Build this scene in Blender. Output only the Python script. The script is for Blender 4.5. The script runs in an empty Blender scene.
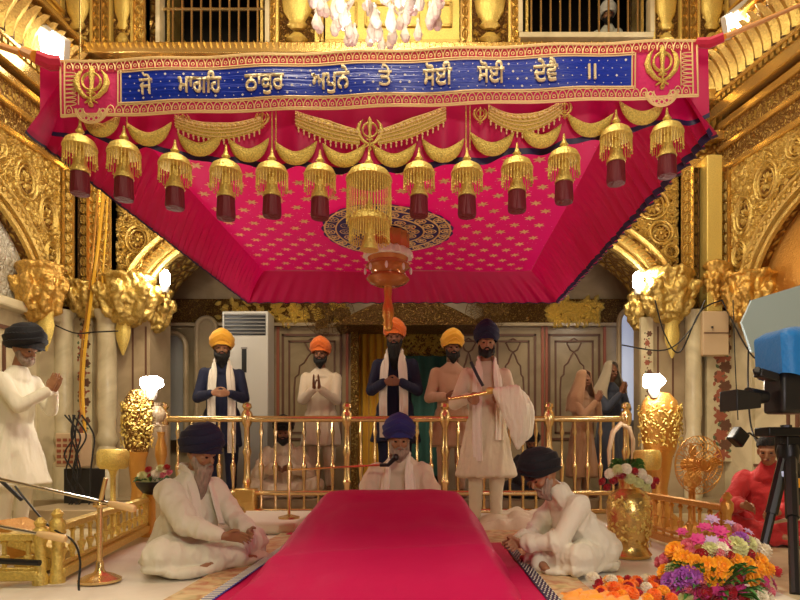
import bpy, bmesh, math, random
from math import sin, cos, pi, radians as R, sqrt, atan2, exp
from mathutils import Vector as V, Matrix, noise
random.seed(7)
SC = bpy.context.scene
COL = SC.collection
# ---------------- camera ----------------
EYE = 0.68; F = 600.0; VX = 427.0; VY = 450.0
cam_d = bpy.data.cameras.new('camera'); cam_d.lens = 27.0; cam_d.sensor_width = 36.0
cam_d.shift_x = -(VX - 400) / 800; cam_d.shift_y = (VY - 300) / 800
cam_d.clip_end = 60
cam = bpy.data.objects.new('camera', cam_d); cam.location = (0, 0, EYE); cam.rotation_euler = (R(90), 0, 0)
COL.objects.link(cam); SC.camera = cam
SC.view_settings.view_transform = 'Standard'; SC.view_settings.look = 'None'
SC.view_settings.exposure = 0.08; SC.view_settings.gamma = 1; SC.view_settings.use_curve_mapping = False
# ---------------- world and added fill lights ----------------
wd = bpy.data.worlds.new('hall_air'); SC.world = wd; wd.use_nodes = True
wb = wd.node_tree.nodes['Background']; wb.inputs[0].default_value = (1.0, 0.78, 0.5, 1); wb.inputs[1].default_value = 0.06

def area(name, loc, target, size, power, color, sizey=None, spread=180):
    l = bpy.data.lights.new(name, 'AREA'); l.energy = power; l.color = color; l.size = size; l.spread = R(spread)
    if sizey: l.shape = 'RECTANGLE'; l.size_y = sizey
    o = bpy.data.objects.new(name, l); o.location = loc
    o.rotation_euler = (V(target) - V(loc)).to_track_quat('-Z', 'Y').to_euler(); COL.objects.link(o); return o
def point(name, loc, power, color, r=.06, parent=None):
    l = bpy.data.lights.new(name, 'POINT'); l.energy = power; l.color = color; l.shadow_soft_size = r
    o = bpy.data.objects.new(name, l); o.location = loc; COL.objects.link(o); return o
WARM = (1.0, .87, .60); WARMER = (1.0, .66, .34)
area('fill_overhead', (-.6, 2.2, 6.6), (-.3, 4.8, 2.2), 1.8, 300, WARM)  # added fill from overhead, no fixture modelled
area('fill_behind_camera', (.4, -1.6, 3.4), (0, 4.5, 1.0), .8, 66, WARM)  # added front fill from behind the camera, an unseen source
area('fill_low', (1.4, .6, .9), (.1, 4.2, 2.5), .8, 19, (1, .85, .88))  # added low fill that brightens the canopy underside

def P(px, py, Y): return V(((px - VX) / F * Y, Y, EYE + (VY - py) / F * Y))
def X(px, Y): return (px - VX) / F * Y
def Z(py, Y): return EYE + (VY - py) / F * Y

# ---------------- materials ----------------
def new_mat(name):
    m = bpy.data.materials.new(name); m.use_nodes = True
    return m, m.node_tree, m.node_tree.nodes['Principled BSDF']
def ramp(nt, stops, fac):
    r = nt.nodes.new('ShaderNodeValToRGB'); el = r.color_ramp.elements
    while len(el) < len(stops): el.new(.5)
    for e, (p, c) in zip(el, stops): e.position = p; e.color = (*c, 1)
    nt.links.new(fac, r.inputs[0]); return r.outputs[0]
def plain(name, col, rough=.6, metal=0, bump=0, bscale=30, var=0, sheen=0, trans=0, emit=None, estr=0, sub=0, stretch=(1, 1, 1), coat=0):
    m, nt, b = new_mat(name)
    b.inputs['Base Color'].default_value = (*col, 1); b.inputs['Roughness'].default_value = rough; b.inputs['Metallic'].default_value = metal
    if sheen: b.inputs['Sheen Weight'].default_value = sheen
    if coat: b.inputs['Coat Weight'].default_value = coat
    if trans: b.inputs['Transmission Weight'].default_value = trans
    if emit: b.inputs['Emission Color'].default_value = (*emit, 1); b.inputs['Emission Strength'].default_value = estr
    if bump or var:
        tc = nt.nodes.new('ShaderNodeTexCoord'); mp = nt.nodes.new('ShaderNodeMapping'); mp.inputs['Scale'].default_value = stretch
        nz = nt.nodes.new('ShaderNodeTexNoise'); nz.inputs['Scale'].default_value = bscale; nz.inputs['Detail'].default_value = 4
        nt.links.new(tc.outputs['Object'], mp.inputs[0]); nt.links.new(mp.outputs[0], nz.inputs['Vector'])
        if bump:
            bp = nt.nodes.new('ShaderNodeBump'); bp.inputs['Strength'].default_value = bump; bp.inputs['Distance'].default_value = .02
            nt.links.new(nz.outputs[0], bp.inputs['Height']); nt.links.new(bp.outputs[0], b.inputs['Normal'])
        if var:
            c = ramp(nt, [(.3, tuple(x * (1 - var) for x in col)), (.7, tuple(min(1, x * (1 + var)) for x in col))], nz.outputs[0])
            nt.links.new(c, b.inputs['Base Color'])
    return m
def relief(name, light, dark, scale=14, metal=.75, rough=.34, bump=.8, lo=.02, hi=.3):
    """repousse metal: chased vines, shade of the recesses painted into the colour"""
    m, nt, b = new_mat(name)
    tc = nt.nodes.new('ShaderNodeTexCoord'); nz = nt.nodes.new('ShaderNodeTexNoise'); nz.inputs['Scale'].default_value = scale * .35
    mx = nt.nodes.new('ShaderNodeVectorMath'); mx.operation = 'MULTIPLY_ADD'; mx.inputs[1].default_value = (.22, .22, .22)
    nt.links.new(tc.outputs['Object'], nz.inputs['Vector']); nt.links.new(nz.outputs['Color'], mx.inputs[0]); nt.links.new(tc.outputs['Object'], mx.inputs[2])
    vo = nt.nodes.new('ShaderNodeTexVoronoi'); vo.feature = 'DISTANCE_TO_EDGE'; vo.inputs['Scale'].default_value = scale
    nt.links.new(mx.outputs[0], vo.inputs['Vector'])
    v2 = nt.nodes.new('ShaderNodeTexVoronoi'); v2.inputs['Scale'].default_value = scale * 3
    nt.links.new(mx.outputs[0], v2.inputs['Vector'])
    ad = nt.nodes.new('ShaderNodeMath'); ad.operation = 'MULTIPLY_ADD'; ad.inputs[1].default_value = -.12
    nt.links.new(v2.outputs['Distance'], ad.inputs[0]); nt.links.new(vo.outputs['Distance'], ad.inputs[2])
    c = ramp(nt, [(lo, dark), (hi, light)], ad.outputs[0]); nt.links.new(c, b.inputs['Base Color'])  # crevice shade put into the base colour, following the bump height
    bp = nt.nodes.new('ShaderNodeBump'); bp.inputs['Strength'].default_value = bump; bp.inputs['Distance'].default_value = .05
    nt.links.new(ad.outputs[0], bp.inputs['Height']); nt.links.new(bp.outputs[0], b.inputs['Normal'])
    b.inputs['Metallic'].default_value = metal; b.inputs['Roughness'].default_value = rough
    return m
M = {}
G1 = (.80, .50, .11); G2 = (.22, .09, .022)
M['gold_wall'] = relief('gold_wall', (.60, .42, .11), (.17, .075, .018), 11)
M['gold_fine'] = relief('gold_fine', (.74, .54, .17), (.2, .09, .02), 26)
M['gold_leaf'] = plain('gold_leaf', (.62, .44, .13), .33, .8, bump=.5, bscale=60, var=.2)
M['gold'] = plain('gold', (.78, .54, .19), .27, .85, bump=.12, bscale=40)
M['gold_bright'] = plain('gold_bright', (.80, .61, .17), .38, .55, bump=.4, bscale=90, var=.15)
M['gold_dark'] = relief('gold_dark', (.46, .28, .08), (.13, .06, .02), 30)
M['gold_orange'] = plain('gold_orange', (.66, .34, .08), .35, .7, bump=.3, bscale=60)
M['gold_thread'] = plain('gold_thread', (.80, .57, .13), .5, .35, bump=.6, bscale=160, var=.3)
M['pale_thread'] = plain('pale_thread', (.88, .62, .3), .55, .2)
M['brass'] = plain('brass', (.80, .58, .27), .25, .9)
M['silver_relief'] = relief('silver_relief', (.92, .9, .82), (.6, .56, .46), 16, metal=.1)
M['beige'] = plain('beige', (.5, .33, .13), .6, .1, var=.15, bscale=5)
def marble(name, c1, c2, sc=2.2):
    m, nt, b = new_mat(name); tc = nt.nodes.new('ShaderNodeTexCoord'); n = nt.nodes.new('ShaderNodeTexNoise')
    n.inputs['Scale'].default_value = sc; n.inputs['Detail'].default_value = 8; n.inputs['Distortion'].default_value = 1.6
    nt.links.new(tc.outputs['Object'], n.inputs['Vector']); c = ramp(nt, [(.35, c2), (.62, c1)], n.outputs[0])
    nt.links.new(c, b.inputs['Base Color']); b.inputs['Roughness'].default_value = .3; return m
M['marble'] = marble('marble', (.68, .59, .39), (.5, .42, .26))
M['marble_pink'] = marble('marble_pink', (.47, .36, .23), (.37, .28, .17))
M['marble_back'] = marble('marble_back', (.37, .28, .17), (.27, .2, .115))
M['inlay'] = plain('inlay', (.14, .06, .035), .5)
M['inlay_red'] = plain('inlay_red', (.32, .09, .05), .5)
M['inlay_green'] = plain('inlay_green', (.1, .14, .07), .5)
def cloth(name, col, **k):
    k.setdefault('bump', .25); k.setdefault('bscale', 45); k.setdefault('sheen', .25); return plain(name, col, k.pop('rough', .8), **k)
M['floor_cloth'] = cloth('floor_cloth', (.74, .68, .57), var=.06, bscale=6, bump=.3)
M['white'] = cloth('white_cotton', (.80, .76, .62), bump=.35, bscale=18, stretch=(1, 1, .35))
M['white_warm'] = cloth('white_warm', (.70, .58, .43), bump=.35, bscale=18, stretch=(1, 1, .35))
M['peach'] = cloth('peach_cotton', (.55, .34, .22), bump=.3, bscale=18)
M['scarf'] = cloth('scarf_cotton', (.82, .75, .64), bump=.3, bscale=30)
M['navy'] = cloth('navy_wool', (.007, .011, .045), bump=.3, bscale=25, sheen=.03)
M['navy_turban'] = cloth('navy_turban', (.008, .009, .042), bump=.2, bscale=60, sheen=.03)
M['blue_turban'] = cloth('blue_turban', (.02, .022, .16), bump=.2, bscale=60, sheen=.03)
M['black_turban'] = cloth('black_turban', (.003, .0035, .009), bump=.2, bscale=60, sheen=.03)
M['yellow_turban'] = cloth('yellow_turban', (.85, .43, .03), bump=.2, bscale=60)
M['orange_turban'] = cloth('orange_turban', (.8, .17, .02), bump=.2, bscale=60)
M['white_turban'] = cloth('white_turban', (.8, .76, .68), bump=.2, bscale=60)
M['saffron'] = cloth('saffron_cloth', (.9, .34, .02), bump=.3, bscale=14)
M['tan_shawl'] = cloth('tan_shawl', (.38, .2, .1)); M['grey_shawl'] = cloth('grey_shawl', (.36, .28, .18))
M['dark_cloth'] = cloth('dark_cloth', (.03, .03, .04), sheen=.03); M['dusk_blue'] = cloth('dusk_blue', (.035, .04, .065))
M['red_cloth'] = cloth('red_cloth', (.55, .025, .03)); M['maroon_cloth'] = cloth('maroon_cloth', (.3, .01, .045))
M['skin'] = plain('skin', (.36, .17, .085), .5, var=.08, bscale=20)
M['skin_dark'] = plain('skin_dark', (.22, .09, .045), .5, var=.08, bscale=20)
M['beard_black'] = plain('beard_black', (.006, .005, .005), .75, bump=.9, bscale=60, stretch=(1, 1, .15))
M['beard_grey'] = plain('beard_grey', (.34, .26, .2), .75, bump=.9, bscale=60, stretch=(1, 1, .15), var=.3)
M['beard_white'] = plain('beard_white', (.52, .46, .38), .75, bump=.9, bscale=60, stretch=(1, 1, .15), var=.2)
M['eye'] = plain('eye', (.02, .012, .01), .2); M['lip'] = plain('lip', (.3, .1, .07), .5)
def silk(name, col, rough=.42):
    m = plain(name, col, rough, bump=.22, bscale=9, sheen=.06); m.node_tree.nodes['Principled BSDF'].inputs['Specular IOR Level'].default_value = .22; m.node_tree.nodes['Principled BSDF'].inputs['Sheen Tint'].default_value = (1, .2, .5, 1); return m
M['pink'] = silk('magenta_silk', (.48, .001, .075), .6); M['pink_bright'] = silk('bright_magenta_silk', (.74, .01, .22))
M['crimson'] = silk('crimson_silk', (.52, .004, .05), .5)
def canopy_mat(name, col):
    m, nt, b = new_mat(name); b.inputs['Base Color'].default_value = (*col, 1); b.inputs['Roughness'].default_value = .5
    tr = nt.nodes.new('ShaderNodeBsdfTranslucent'); tr.inputs[0].default_value = (.9, .005, .16, 1)
    mx = nt.nodes.new('ShaderNodeMixShader'); mx.inputs[0].default_value = .22
    nt.links.new(b.outputs[0], mx.inputs[1]); nt.links.new(tr.outputs[0], mx.inputs[2]); nt.links.new(mx.outputs[0], nt.nodes['Material Output'].inputs[0]); return m
M['canopy'] = canopy_mat('canopy_silk', (.50, .001, .17)); M['canopy_red'] = canopy_mat('canopy_valance_silk', (.48, .001, .085))
M['navy_trim'] = plain('navy_trim', (.02, .008, .06), .5)
M['banner_pink'] = cloth('banner_pink', (.72, .02, .16)); M['banner_red'] = cloth('banner_red', (.58, .012, .06))
M['banner_blue'] = plain('banner_blue', (.003, .028, .42), .38, bump=.6, bscale=12, stretch=(.25, 1, 4))
M['medallion_blue'] = plain('medallion_blue', (.03, .025, .16), .6)
M['tassel'] = plain('tassel_maroon', (.14, .004, .014), .55, bump=.6, bscale=50, stretch=(1, 1, .1))
M['black'] = plain('black_plastic', (.012, .012, .014), .4); M['black_metal'] = plain('black_metal', (.02, .02, .022), .35, .6)
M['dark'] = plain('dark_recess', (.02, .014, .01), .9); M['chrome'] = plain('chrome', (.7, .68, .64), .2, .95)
M['ac_white'] = plain('appliance_white', (.62, .6, .56), .45); M['ac_grey'] = plain('appliance_grey', (.28, .27, .26), .5)
M['blue_cover'] = cloth('blue_cover', (.005, .2, .62), rough=.45)
M['cream'] = plain('cream_paint', (.62, .45, .28), .5); M['yellow_pipe'] = plain('yellow_pipe', (.75, .42, .04), .35)
M['candle'] = plain('candle_glow', (1, 1, 1), .3, emit=(1, .9, .75), estr=2.2)
M['bulb'] = plain('lit_bulb', (1, 1, 1), .3, emit=(1, .93, .82), estr=38)
M['panel_lit'] = plain('lit_panel', (1, 1, 1), .3, emit=(1, .95, .86), estr=9)
M['daylight'] = plain('daylight_glass', (.6, .66, .8), .3, emit=(.55, .62, .85), estr=.42)
M['yellow_curtain'] = cloth('yellow_curtain', (.75, .42, .02)); M['teal'] = cloth('teal_cloth', (.03, .12, .1))
gm, gnt, gb = new_mat('crystal'); gb.inputs['Base Color'].default_value = (1, .97, .92, 1); gb.inputs['Roughness'].default_value = .08
gb.inputs['Transmission Weight'].default_value = .35; gb.inputs['Metallic'].default_value = .0; gb.inputs['IOR'].default_value = 1.5
M['crystal'] = gm
M['amber_glass'] = plain('amber_glass', (.5, .17, .045), .15, .3, coat=.6)
M['tunic_cream'] = cloth('tunic_cream', (.70, .61, .44), bump=.35, bscale=18)
M['glitter'] = plain('glitter_sequin', (.75, .7, .72), .5)
M['pale_sheet'] = plain('pale_sheet', (.36, .47, .52), .6)
M['gold_amber'] = plain('gold_amber', (.62, .37, .09), .35, .75, bump=.4, bscale=50, var=.25)
M['chaur'] = plain('chaur_hair', (.93, .9, .72), .8, bump=.8, bscale=70, stretch=(1, 1, .2), sheen=.5)
M['foliage'] = plain('foliage', (.05, .17, .03), .55, var=.4, bscale=9)
for k_, c_ in dict(marigold=(.95, .42, .01), orange=(.9, .2, .01), rose=(.5, .005, .02), magenta=(.6, .03, .22), violet=(.42, .1, .5), lilac=(.55, .36, .6), white_petal=(.85, .78, .62), lime=(.62, .62, .28), pink_petal=(.8, .22, .3)).items():
    M[k_] = plain('petal_' + k_, c_, .6, sheen=.2)
def carpet_mat():
    m, nt, b = new_mat('floral_carpet'); tc = nt.nodes.new('ShaderNodeTexCoord'); v = nt.nodes.new('ShaderNodeTexVoronoi'); v.inputs['Scale'].default_value = 9
    n = nt.nodes.new('ShaderNodeTexNoise'); n.inputs['Scale'].default_value = 11; n.inputs['Detail'].default_value = 3
    nt.links.new(tc.outputs['Object'], v.inputs['Vector']); nt.links.new(tc.outputs['Object'], n.inputs['Vector'])
    c = ramp(nt, [(.2, (.42, .16, .08)), (.4, (.55, .38, .2)), (.6, (.68, .52, .28)), (.75, (.3, .26, .1))], v.outputs['Distance'])
    c2 = ramp(nt, [(.42, (.62, .5, .3)), (.56, (.5, .18, .1)), (.62, (.6, .45, .22))], n.outputs[0])
    x = nt.nodes.new('ShaderNodeMix'); x.data_type = 'RGBA'; x.inputs[0].default_value = .55
    nt.links.new(c, x.inputs[6]); nt.links.new(c2, x.inputs[7]); nt.links.new(x.outputs[2], b.inputs['Base Color']); b.inputs['Roughness'].default_value = .9; return m
M['carpet'] = carpet_mat()

# ---------------- mesh helpers ----------------
class MB:
    def __init__(s): s.v = []; s.f = []; s.m = []; s.mi = 0
    def add(s, vs, fs):
        n = len(s.v); s.v += [tuple(p) for p in vs]; s.f += [tuple(i + n for i in f) for f in fs]; s.m += [s.mi] * len(fs); return s
    def box(s, c, d, rot=None):
        c = V(c); h = V(d) / 2; vs = []
        for z in (-1, 1):
            for y in (-1, 1):
                for x in (-1, 1):
                    p = V((x * h.x, y * h.y, z * h.z)); vs.append(c + (rot @ p if rot else p))
        return s.add(vs, [(0, 2, 3, 1), (4, 5, 7, 6), (0, 1, 5, 4), (2, 6, 7, 3), (0, 4, 6, 2), (1, 3, 7, 5)])
    def bb(s, x0, x1, y0, y1, z0, z1): return s.box(((x0 + x1) / 2, (y0 + y1) / 2, (z0 + z1) / 2), (x1 - x0, y1 - y0, z1 - z0))
    def obox(s, pl, u0, u1, v0, v1, n0, n1):
        vs = [pl(u, v, n) for v in (v0, v1) for n in (n0, n1) for u in (u0, u1)]
        return s.add(vs, [(0, 2, 3, 1), (4, 5, 7, 6), (0, 1, 5, 4), (2, 6, 7, 3), (0, 4, 6, 2), (1, 3, 7, 5)])
    def tube(s, pts, r, seg=8, caps=True):
        pts = [V(p) for p in pts]; n = len(pts); rs = r if isinstance(r, (list, tuple)) else [r] * n; vs = []; up = None
        for i, p in enumerate(pts):
            t = (pts[min(i + 1, n - 1)] - pts[max(i - 1, 0)]).normalized()
            if up is None: up = V((0, 0, 1)) if abs(t.z) < .9 else V((0, 1, 0))
            a = t.cross(up).normalized(); b = a.cross(t); up = b
            for k in range(seg):
                q = 2 * pi * k / seg; vs.append(p + a * cos(q) * rs[i] + b * sin(q) * rs[i])
        fs = [(i * seg + k, i * seg + (k + 1) % seg, (i + 1) * seg + (k + 1) % seg, (i + 1) * seg + k) for i in range(n - 1) for k in range(seg)]
        if caps: fs += [tuple(range(seg)), tuple((n - 1) * seg + k for k in reversed(range(seg)))]
        return s.add(vs, fs)
    def lathe(s, prof, c=(0, 0, 0), seg=20, sy=1, rib=0, nrib=0, rot=None):
        c = V(c); vs = []
        for r, z in prof:
            for k in range(seg):
                q = 2 * pi * k / seg; rr = r * (1 + rib * (abs(cos(q * nrib / 2)) - .5)) if nrib else r
                p = V((rr * cos(q), rr * sin(q) * sy, z)); vs.append(c + (rot @ p if rot else p))
        n = len(prof)
        fs = [(i * seg + k, i * seg + (k + 1) % seg, (i + 1) * seg + (k + 1) % seg, (i + 1) * seg + k) for i in range(n - 1) for k in range(seg)]
        fs += [tuple(reversed(range(seg))), tuple((n - 1) * seg + k for k in range(seg))]
        return s.add(vs, fs)
    def ball(s, c, r, seg=10, rings=6, rot=None):
        r = V(r) if not isinstance(r, (int, float)) else V((r, r, r)); c = V(c); vs = []
        for i in range(rings + 1):
            a = -pi / 2 + pi * i / rings
            for k in range(seg):
                q = 2 * pi * k / seg; p = V((cos(a) * cos(q) * r.x, cos(a) * sin(q) * r.y, sin(a) * r.z)); vs.append(c + (rot @ p if rot else p))
        return s.add(vs, [(i * seg + k, i * seg + (k + 1) % seg, (i + 1) * seg + (k + 1) % seg, (i + 1) * seg + k) for i in range(rings) for k in range(seg)])
    def grid(s, fn, nu, nv):
        vs = [fn(i / nu, j / nv) for j in range(nv + 1) for i in range(nu + 1)]
        return s.add(vs, [(j * (nu + 1) + i, j * (nu + 1) + i + 1, (j + 1) * (nu + 1) + i + 1, (j + 1) * (nu + 1) + i) for j in range(nv) for i in range(nu)])
    def puffy(s, pl, pts, ws, h, n0=0, seg=6):
        """raised ribbon on a surface pl(u,v,n); pts 2-D path, ws half widths, h height"""
        vs = []; n = len(pts)
        for i, (a, b) in enumerate(pts):
            p0 = pts[max(i - 1, 0)]; p1 = pts[min(i + 1, n - 1)]; dx, dy = p1[0] - p0[0], p1[1] - p0[1]; L = sqrt(dx * dx + dy * dy) or 1
            nx, ny = -dy / L, dx / L
            for k in range(seg + 1):
                q = pi * k / seg; vs.append(pl(a + nx * cos(q) * ws[i], b + ny * cos(q) * ws[i], n0 + sin(q) * h * min(1, ws[i] / (max(ws) + 1e-6) + .2)))
        w = seg + 1
        fs = [(i * w + k, i * w + k + 1, (i + 1) * w + k + 1, (i + 1) * w + k) for i in range(n - 1) for k in range(seg)]
        fs += [(i * w + seg, i * w, (i + 1) * w, (i + 1) * w + seg) for i in range(n - 1)]
        fs += [tuple(range(w)), tuple((n - 1) * w + k for k in reversed(range(w)))]
        return s.add(vs, fs)
    def ring(s, pl, cu, cv, ru, rv, t, h, n=20):
        pts = [(cu + ru * cos(2 * pi * i / n), cv + rv * sin(2 * pi * i / n)) for i in range(n + 1)]
        return s.puffy(pl, pts, [t] * (n + 1), h, seg=4)
    def leaf(s, pl, cu, cv, a, L, w, h):
        """a small raised leaf"""
        c, d = cos(a), sin(a); q = []
        for t, ww in ((0, 0), (.35, 1), (.7, .8), (1, 0)): q.append((t, ww))
        vs = [pl(cu, cv, 0), pl(cu + c * L, cv + d * L, h * .3)]
        for t, ww in q[1:3]:
            for e in (-1, 1): vs.append(pl(cu + c * L * t - d * w * ww * e, cv + d * L * t + c * w * ww * e, 0))
            vs.append(pl(cu + c * L * t, cv + d * L * t, h))
        return s.add(vs, [(0, 2, 4), (0, 4, 3), (2, 5, 7, 4), (4, 7, 6, 3), (5, 1, 7), (7, 1, 6)])
    def build(s, name, mat, parent=None, smooth=True, bevel=0, sub=0, autos=True):
        me = bpy.data.meshes.new(name); me.from_pydata(s.v, [], s.f)
        mats = mat if isinstance(mat, (list, tuple)) else [mat]
        for m in mats: me.materials.append(M[m] if isinstance(m, str) else m)
        if len(mats) > 1: me.polygons.foreach_set('material_index', s.m)
        bm = bmesh.new(); bm.from_mesh(me); bmesh.ops.recalc_face_normals(bm, faces=bm.faces); bm.to_mesh(me); bm.free()
        if smooth:
            me.polygons.foreach_set('use_smooth', [True] * len(me.polygons))
            try: me.set_sharp_from_angle(angle=R(42))
            except Exception: pass
        o = bpy.data.objects.new(name, me); COL.objects.link(o)
        if parent: o.parent = parent
        if bevel: b = o.modifiers.new('bevel', 'BEVEL'); b.width = bevel; b.segments = 2; b.limit_method = 'ANGLE'
        if sub: b = o.modifiers.new('sub', 'SUBSURF'); b.levels = sub; b.render_levels = sub
        return o
def tag(o, label, cat, group=None, kind=None):
    o['label'] = label; o['category'] = cat
    if group: o['group'] = group
    if kind: o['kind'] = kind
    return o
def thing(name, label, cat, loc=(0, 0, 0), rz=0, group=None):
    o = bpy.data.objects.new(name, None); COL.objects.link(o); o.location = loc; o.rotation_euler = (0, 0, rz); o.empty_display_size = .1
    return tag(o, label, cat, group)
def struct(o): o['kind'] = 'structure'; return o
def dup(root, loc, rz=None, label=None, scale=None):
    r = root.copy(); COL.objects.link(r); r.location = loc
    if rz is not None: r.rotation_euler = (0, 0, rz)
    if scale: r.scale = (scale,) * 3
    if label: r['label'] = label
    for ch in list(root.children):
        c = ch.copy(); COL.objects.link(c); c.parent = r
        for g in list(ch.children):
            d = g.copy(); COL.objects.link(d); d.parent = c
    return r
def plane(o, u, v, n):
    o, u, v, n = V(o), V(u), V(v), V(n)
    return lambda a, b, c=0: o + u * a + v * b + n * c
def spiral(mb, pl, cu, cv, r, w, h, turns=1.4, a0=0, sgn=1):
    pts = []; ws = []
    for i in range(19):
        t = i / 18; a = a0 + sgn * turns * 2 * pi * t; q = r * (1 - .8 * t); pts.append((cu + q * cos(a), cv + q * sin(a))); ws.append(w * (1 - .5 * t))
    mb.puffy(pl, pts, ws, h, seg=3)
def khanda(mb, pl, cu, cv, S, h):
    g = lambda pts, ws: mb.puffy(pl, [(cu + a * S, cv + b * S) for a, b in pts], [w * S for w in ws], h)
    g([(0, 1), (0, .8), (0, .55), (0, .1), (0, -.32)], [.005, .12, .15, .08, .11]); g([(-.2, -.34), (0, -.38), (.2, -.34)], [.03, .05, .03])
    g([(0, -.38), (0, -.6), (0, -.85)], [.05, .045, .045]); mb.ring(pl, cu, cv - .9 * S, .07 * S, .07 * S, .04 * S, h)
    mb.ring(pl, cu, cv + .22 * S, .42 * S, .42 * S, .055 * S, h * .8, 24)
    for e in (-1, 1):
        g([(.3 * e, -.8), (.06 * e, -.66), (-.32 * e, -.48), (-.6 * e, -.14), (-.7 * e, .2), (-.62 * e, .52), (-.4 * e, .84)], [.035, .045, .09, .13, .14, .1, .005])
# ================= SETTING =================
WY = 6.9; PX = WY / F
XL, XR = X(66, WY), X(725, WY)                    # hall corners at the end wall
ACX, AZ, AA, AB = X(400, WY), Z(300, WY), 250 * PX, 96 * PX   # end arch: centre, springing, half width, rise
SPL = 2.22                                          # marble below, gold above
b = MB(); b.bb(-6.2, 5.6, -3, 6.45, -.12, 0); struct(b.build('floor', 'marble'))
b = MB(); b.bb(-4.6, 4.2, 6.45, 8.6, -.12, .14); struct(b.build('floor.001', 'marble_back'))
b = MB(); b.bb(-7, 6.4, -3, 9.2, 7.2, 7.3); struct(b.build('ceiling', 'beige'))
b = MB(); b.bb(-4.6, 4.2, 7.45, 8.6, 3.55, 3.65); struct(b.build('ceiling.001', 'beige'))
# end wall with the wide arch, upper windows
def seg_wall(mb, x0, x1, z0, z1, y0=WY, y1=WY + .55): mb.bb(x0, x1, y0, y1, z0, z1)
wr = MB()
W1 = (X(165, WY), X(268, WY), Z(52, WY), Z(-60, WY)); W2 = (X(521, WY), X(646, WY), Z(40, WY), Z(-60, WY))
top = 7.2; CZ = 4.0
for x0, x1 in ((XL - .5, ACX - AA), (ACX + AA, XR + .5)): seg_wall(wr, x0, x1, SPL, CZ)
n = 40
for i in range(n):
    a0 = pi - pi * i / n; a1 = pi - pi * (i + 1) / n
    xa, xb = ACX + AA * cos(a0), ACX + AA * cos(a1); za, zb = AZ + AB * sin(a0), AZ + AB * sin(a1)
    wr.add([(xa, WY, za), (xb, WY, zb), (xb, WY, CZ), (xa, WY, CZ), (xa, WY + .55, za), (xb, WY + .55, zb), (xb, WY + .55, CZ), (xa, WY + .55, CZ)], [(0, 1, 2, 3), (7, 6, 5, 4), (0, 4, 5, 1), (2, 6, 7, 3)])
xs = [XL - .5, W1[0], W1[1], W2[0], W2[1], XR + .5]
for i in (0, 2, 4): seg_wall(wr, xs[i], xs[i + 1], CZ, top)
for w in (W1, W2): seg_wall(wr, w[0], w[1], CZ, w[2]); seg_wall(wr, w[0], w[1], w[3], top)
struct(wr.build('wall_rear', 'gold_wall', smooth=False))
wm = MB()
for x0, x1 in ((XL - .5, ACX - AA), (ACX + AA, XR + .5)): seg_wall(wm, x0, x1, 0, SPL)
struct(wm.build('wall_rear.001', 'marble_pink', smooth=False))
# dark gallery behind the upper windows
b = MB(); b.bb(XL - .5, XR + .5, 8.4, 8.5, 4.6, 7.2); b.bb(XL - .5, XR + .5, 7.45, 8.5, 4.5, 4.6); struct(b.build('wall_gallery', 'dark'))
# side walls
uL = V((-.09, -1, 0)).normalized(); nL = V((1, -.09, 0)).normalized()
uR = V((.23, -1, 0)).normalized(); nR = V((-1, -.23, 0)).normalized()
plL = plane((XL, WY, 0), uL, (0, 0, 1), nL); plR = plane((XR, WY, 0), uR, (0, 0, 1), nR)
SA = dict(c=1.75, a=1.31, z=2.27, b=1.02)   # side arches
def side_wall(nm, pl):
    g = MB(); e = SA; L = 9.8
    g.obox(pl, 0, e['c'] - e['a'], SPL, CZ, -.3, 0); g.obox(pl, e['c'] + e['a'], L, SPL, CZ, -.3, 0); g.obox(pl, 0, L, CZ, 7.2, -.3, 0)
    for i in range(32):
        a0 = pi - pi * i / 32; a1 = pi - pi * (i + 1) / 32
        ua, ub = e['c'] + e['a'] * cos(a0), e['c'] + e['a'] * cos(a1); za, zb = e['z'] + e['b'] * sin(a0), e['z'] + e['b'] * sin(a1)
        g.add([pl(ua, za, 0), pl(ub, zb, 0), pl(ub, CZ, 0), pl(ua, CZ, 0), pl(ua, za, -.3), pl(ub, zb, -.3), pl(ub, CZ, -.3), pl(ua, CZ, -.3)], [(0, 1, 2, 3), (7, 6, 5, 4), (0, 4, 5, 1), (2, 6, 7, 3)])
    struct(g.build(nm, 'gold_wall', smooth=False))
    g = MB(); g.obox(pl, 0, L, 0, SPL, -.3, -.04); g.obox(pl, 0, e['c'] - e['a'] - .03, 0, SPL, -.05, 0)
    struct(g.build(nm + '.001', 'marble', smooth=False))
    g = MB(); g.obox(pl, .3, 3.3, SPL - .02, 3.6, -.42, -.1); struct(g.build(nm + '.002', 'silver_relief' if nm == 'wall_left' else 'gold_orange', smooth=False))
    # archivolt bands
    g = MB()
    for (da, t, h) in ((.02, .035, .05), (.13, .06, .07), (.24, .025, .04)):
        pts = [(e['c'] - (e['a'] + da) * cos(pi * i / 30), e['z'] + (e['b'] + da) * sin(pi * i / 30)) for i in range(31)]
        g.puffy(pl, pts, [t] * 31, h, seg=4)
    for i in range(56):
        a = pi * i / 56; u0, v0 = e['c'] - (e['a'] + .135) * cos(a), e['z'] + (e['b'] + .135) * sin(a); g.ball(pl(u0, v0, .06), .028, 6, 4)
    struct(g.build('trim_1', 'gold_leaf'))
side_wall('wall_left', plL); side_wall('wall_right', plR)
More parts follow.
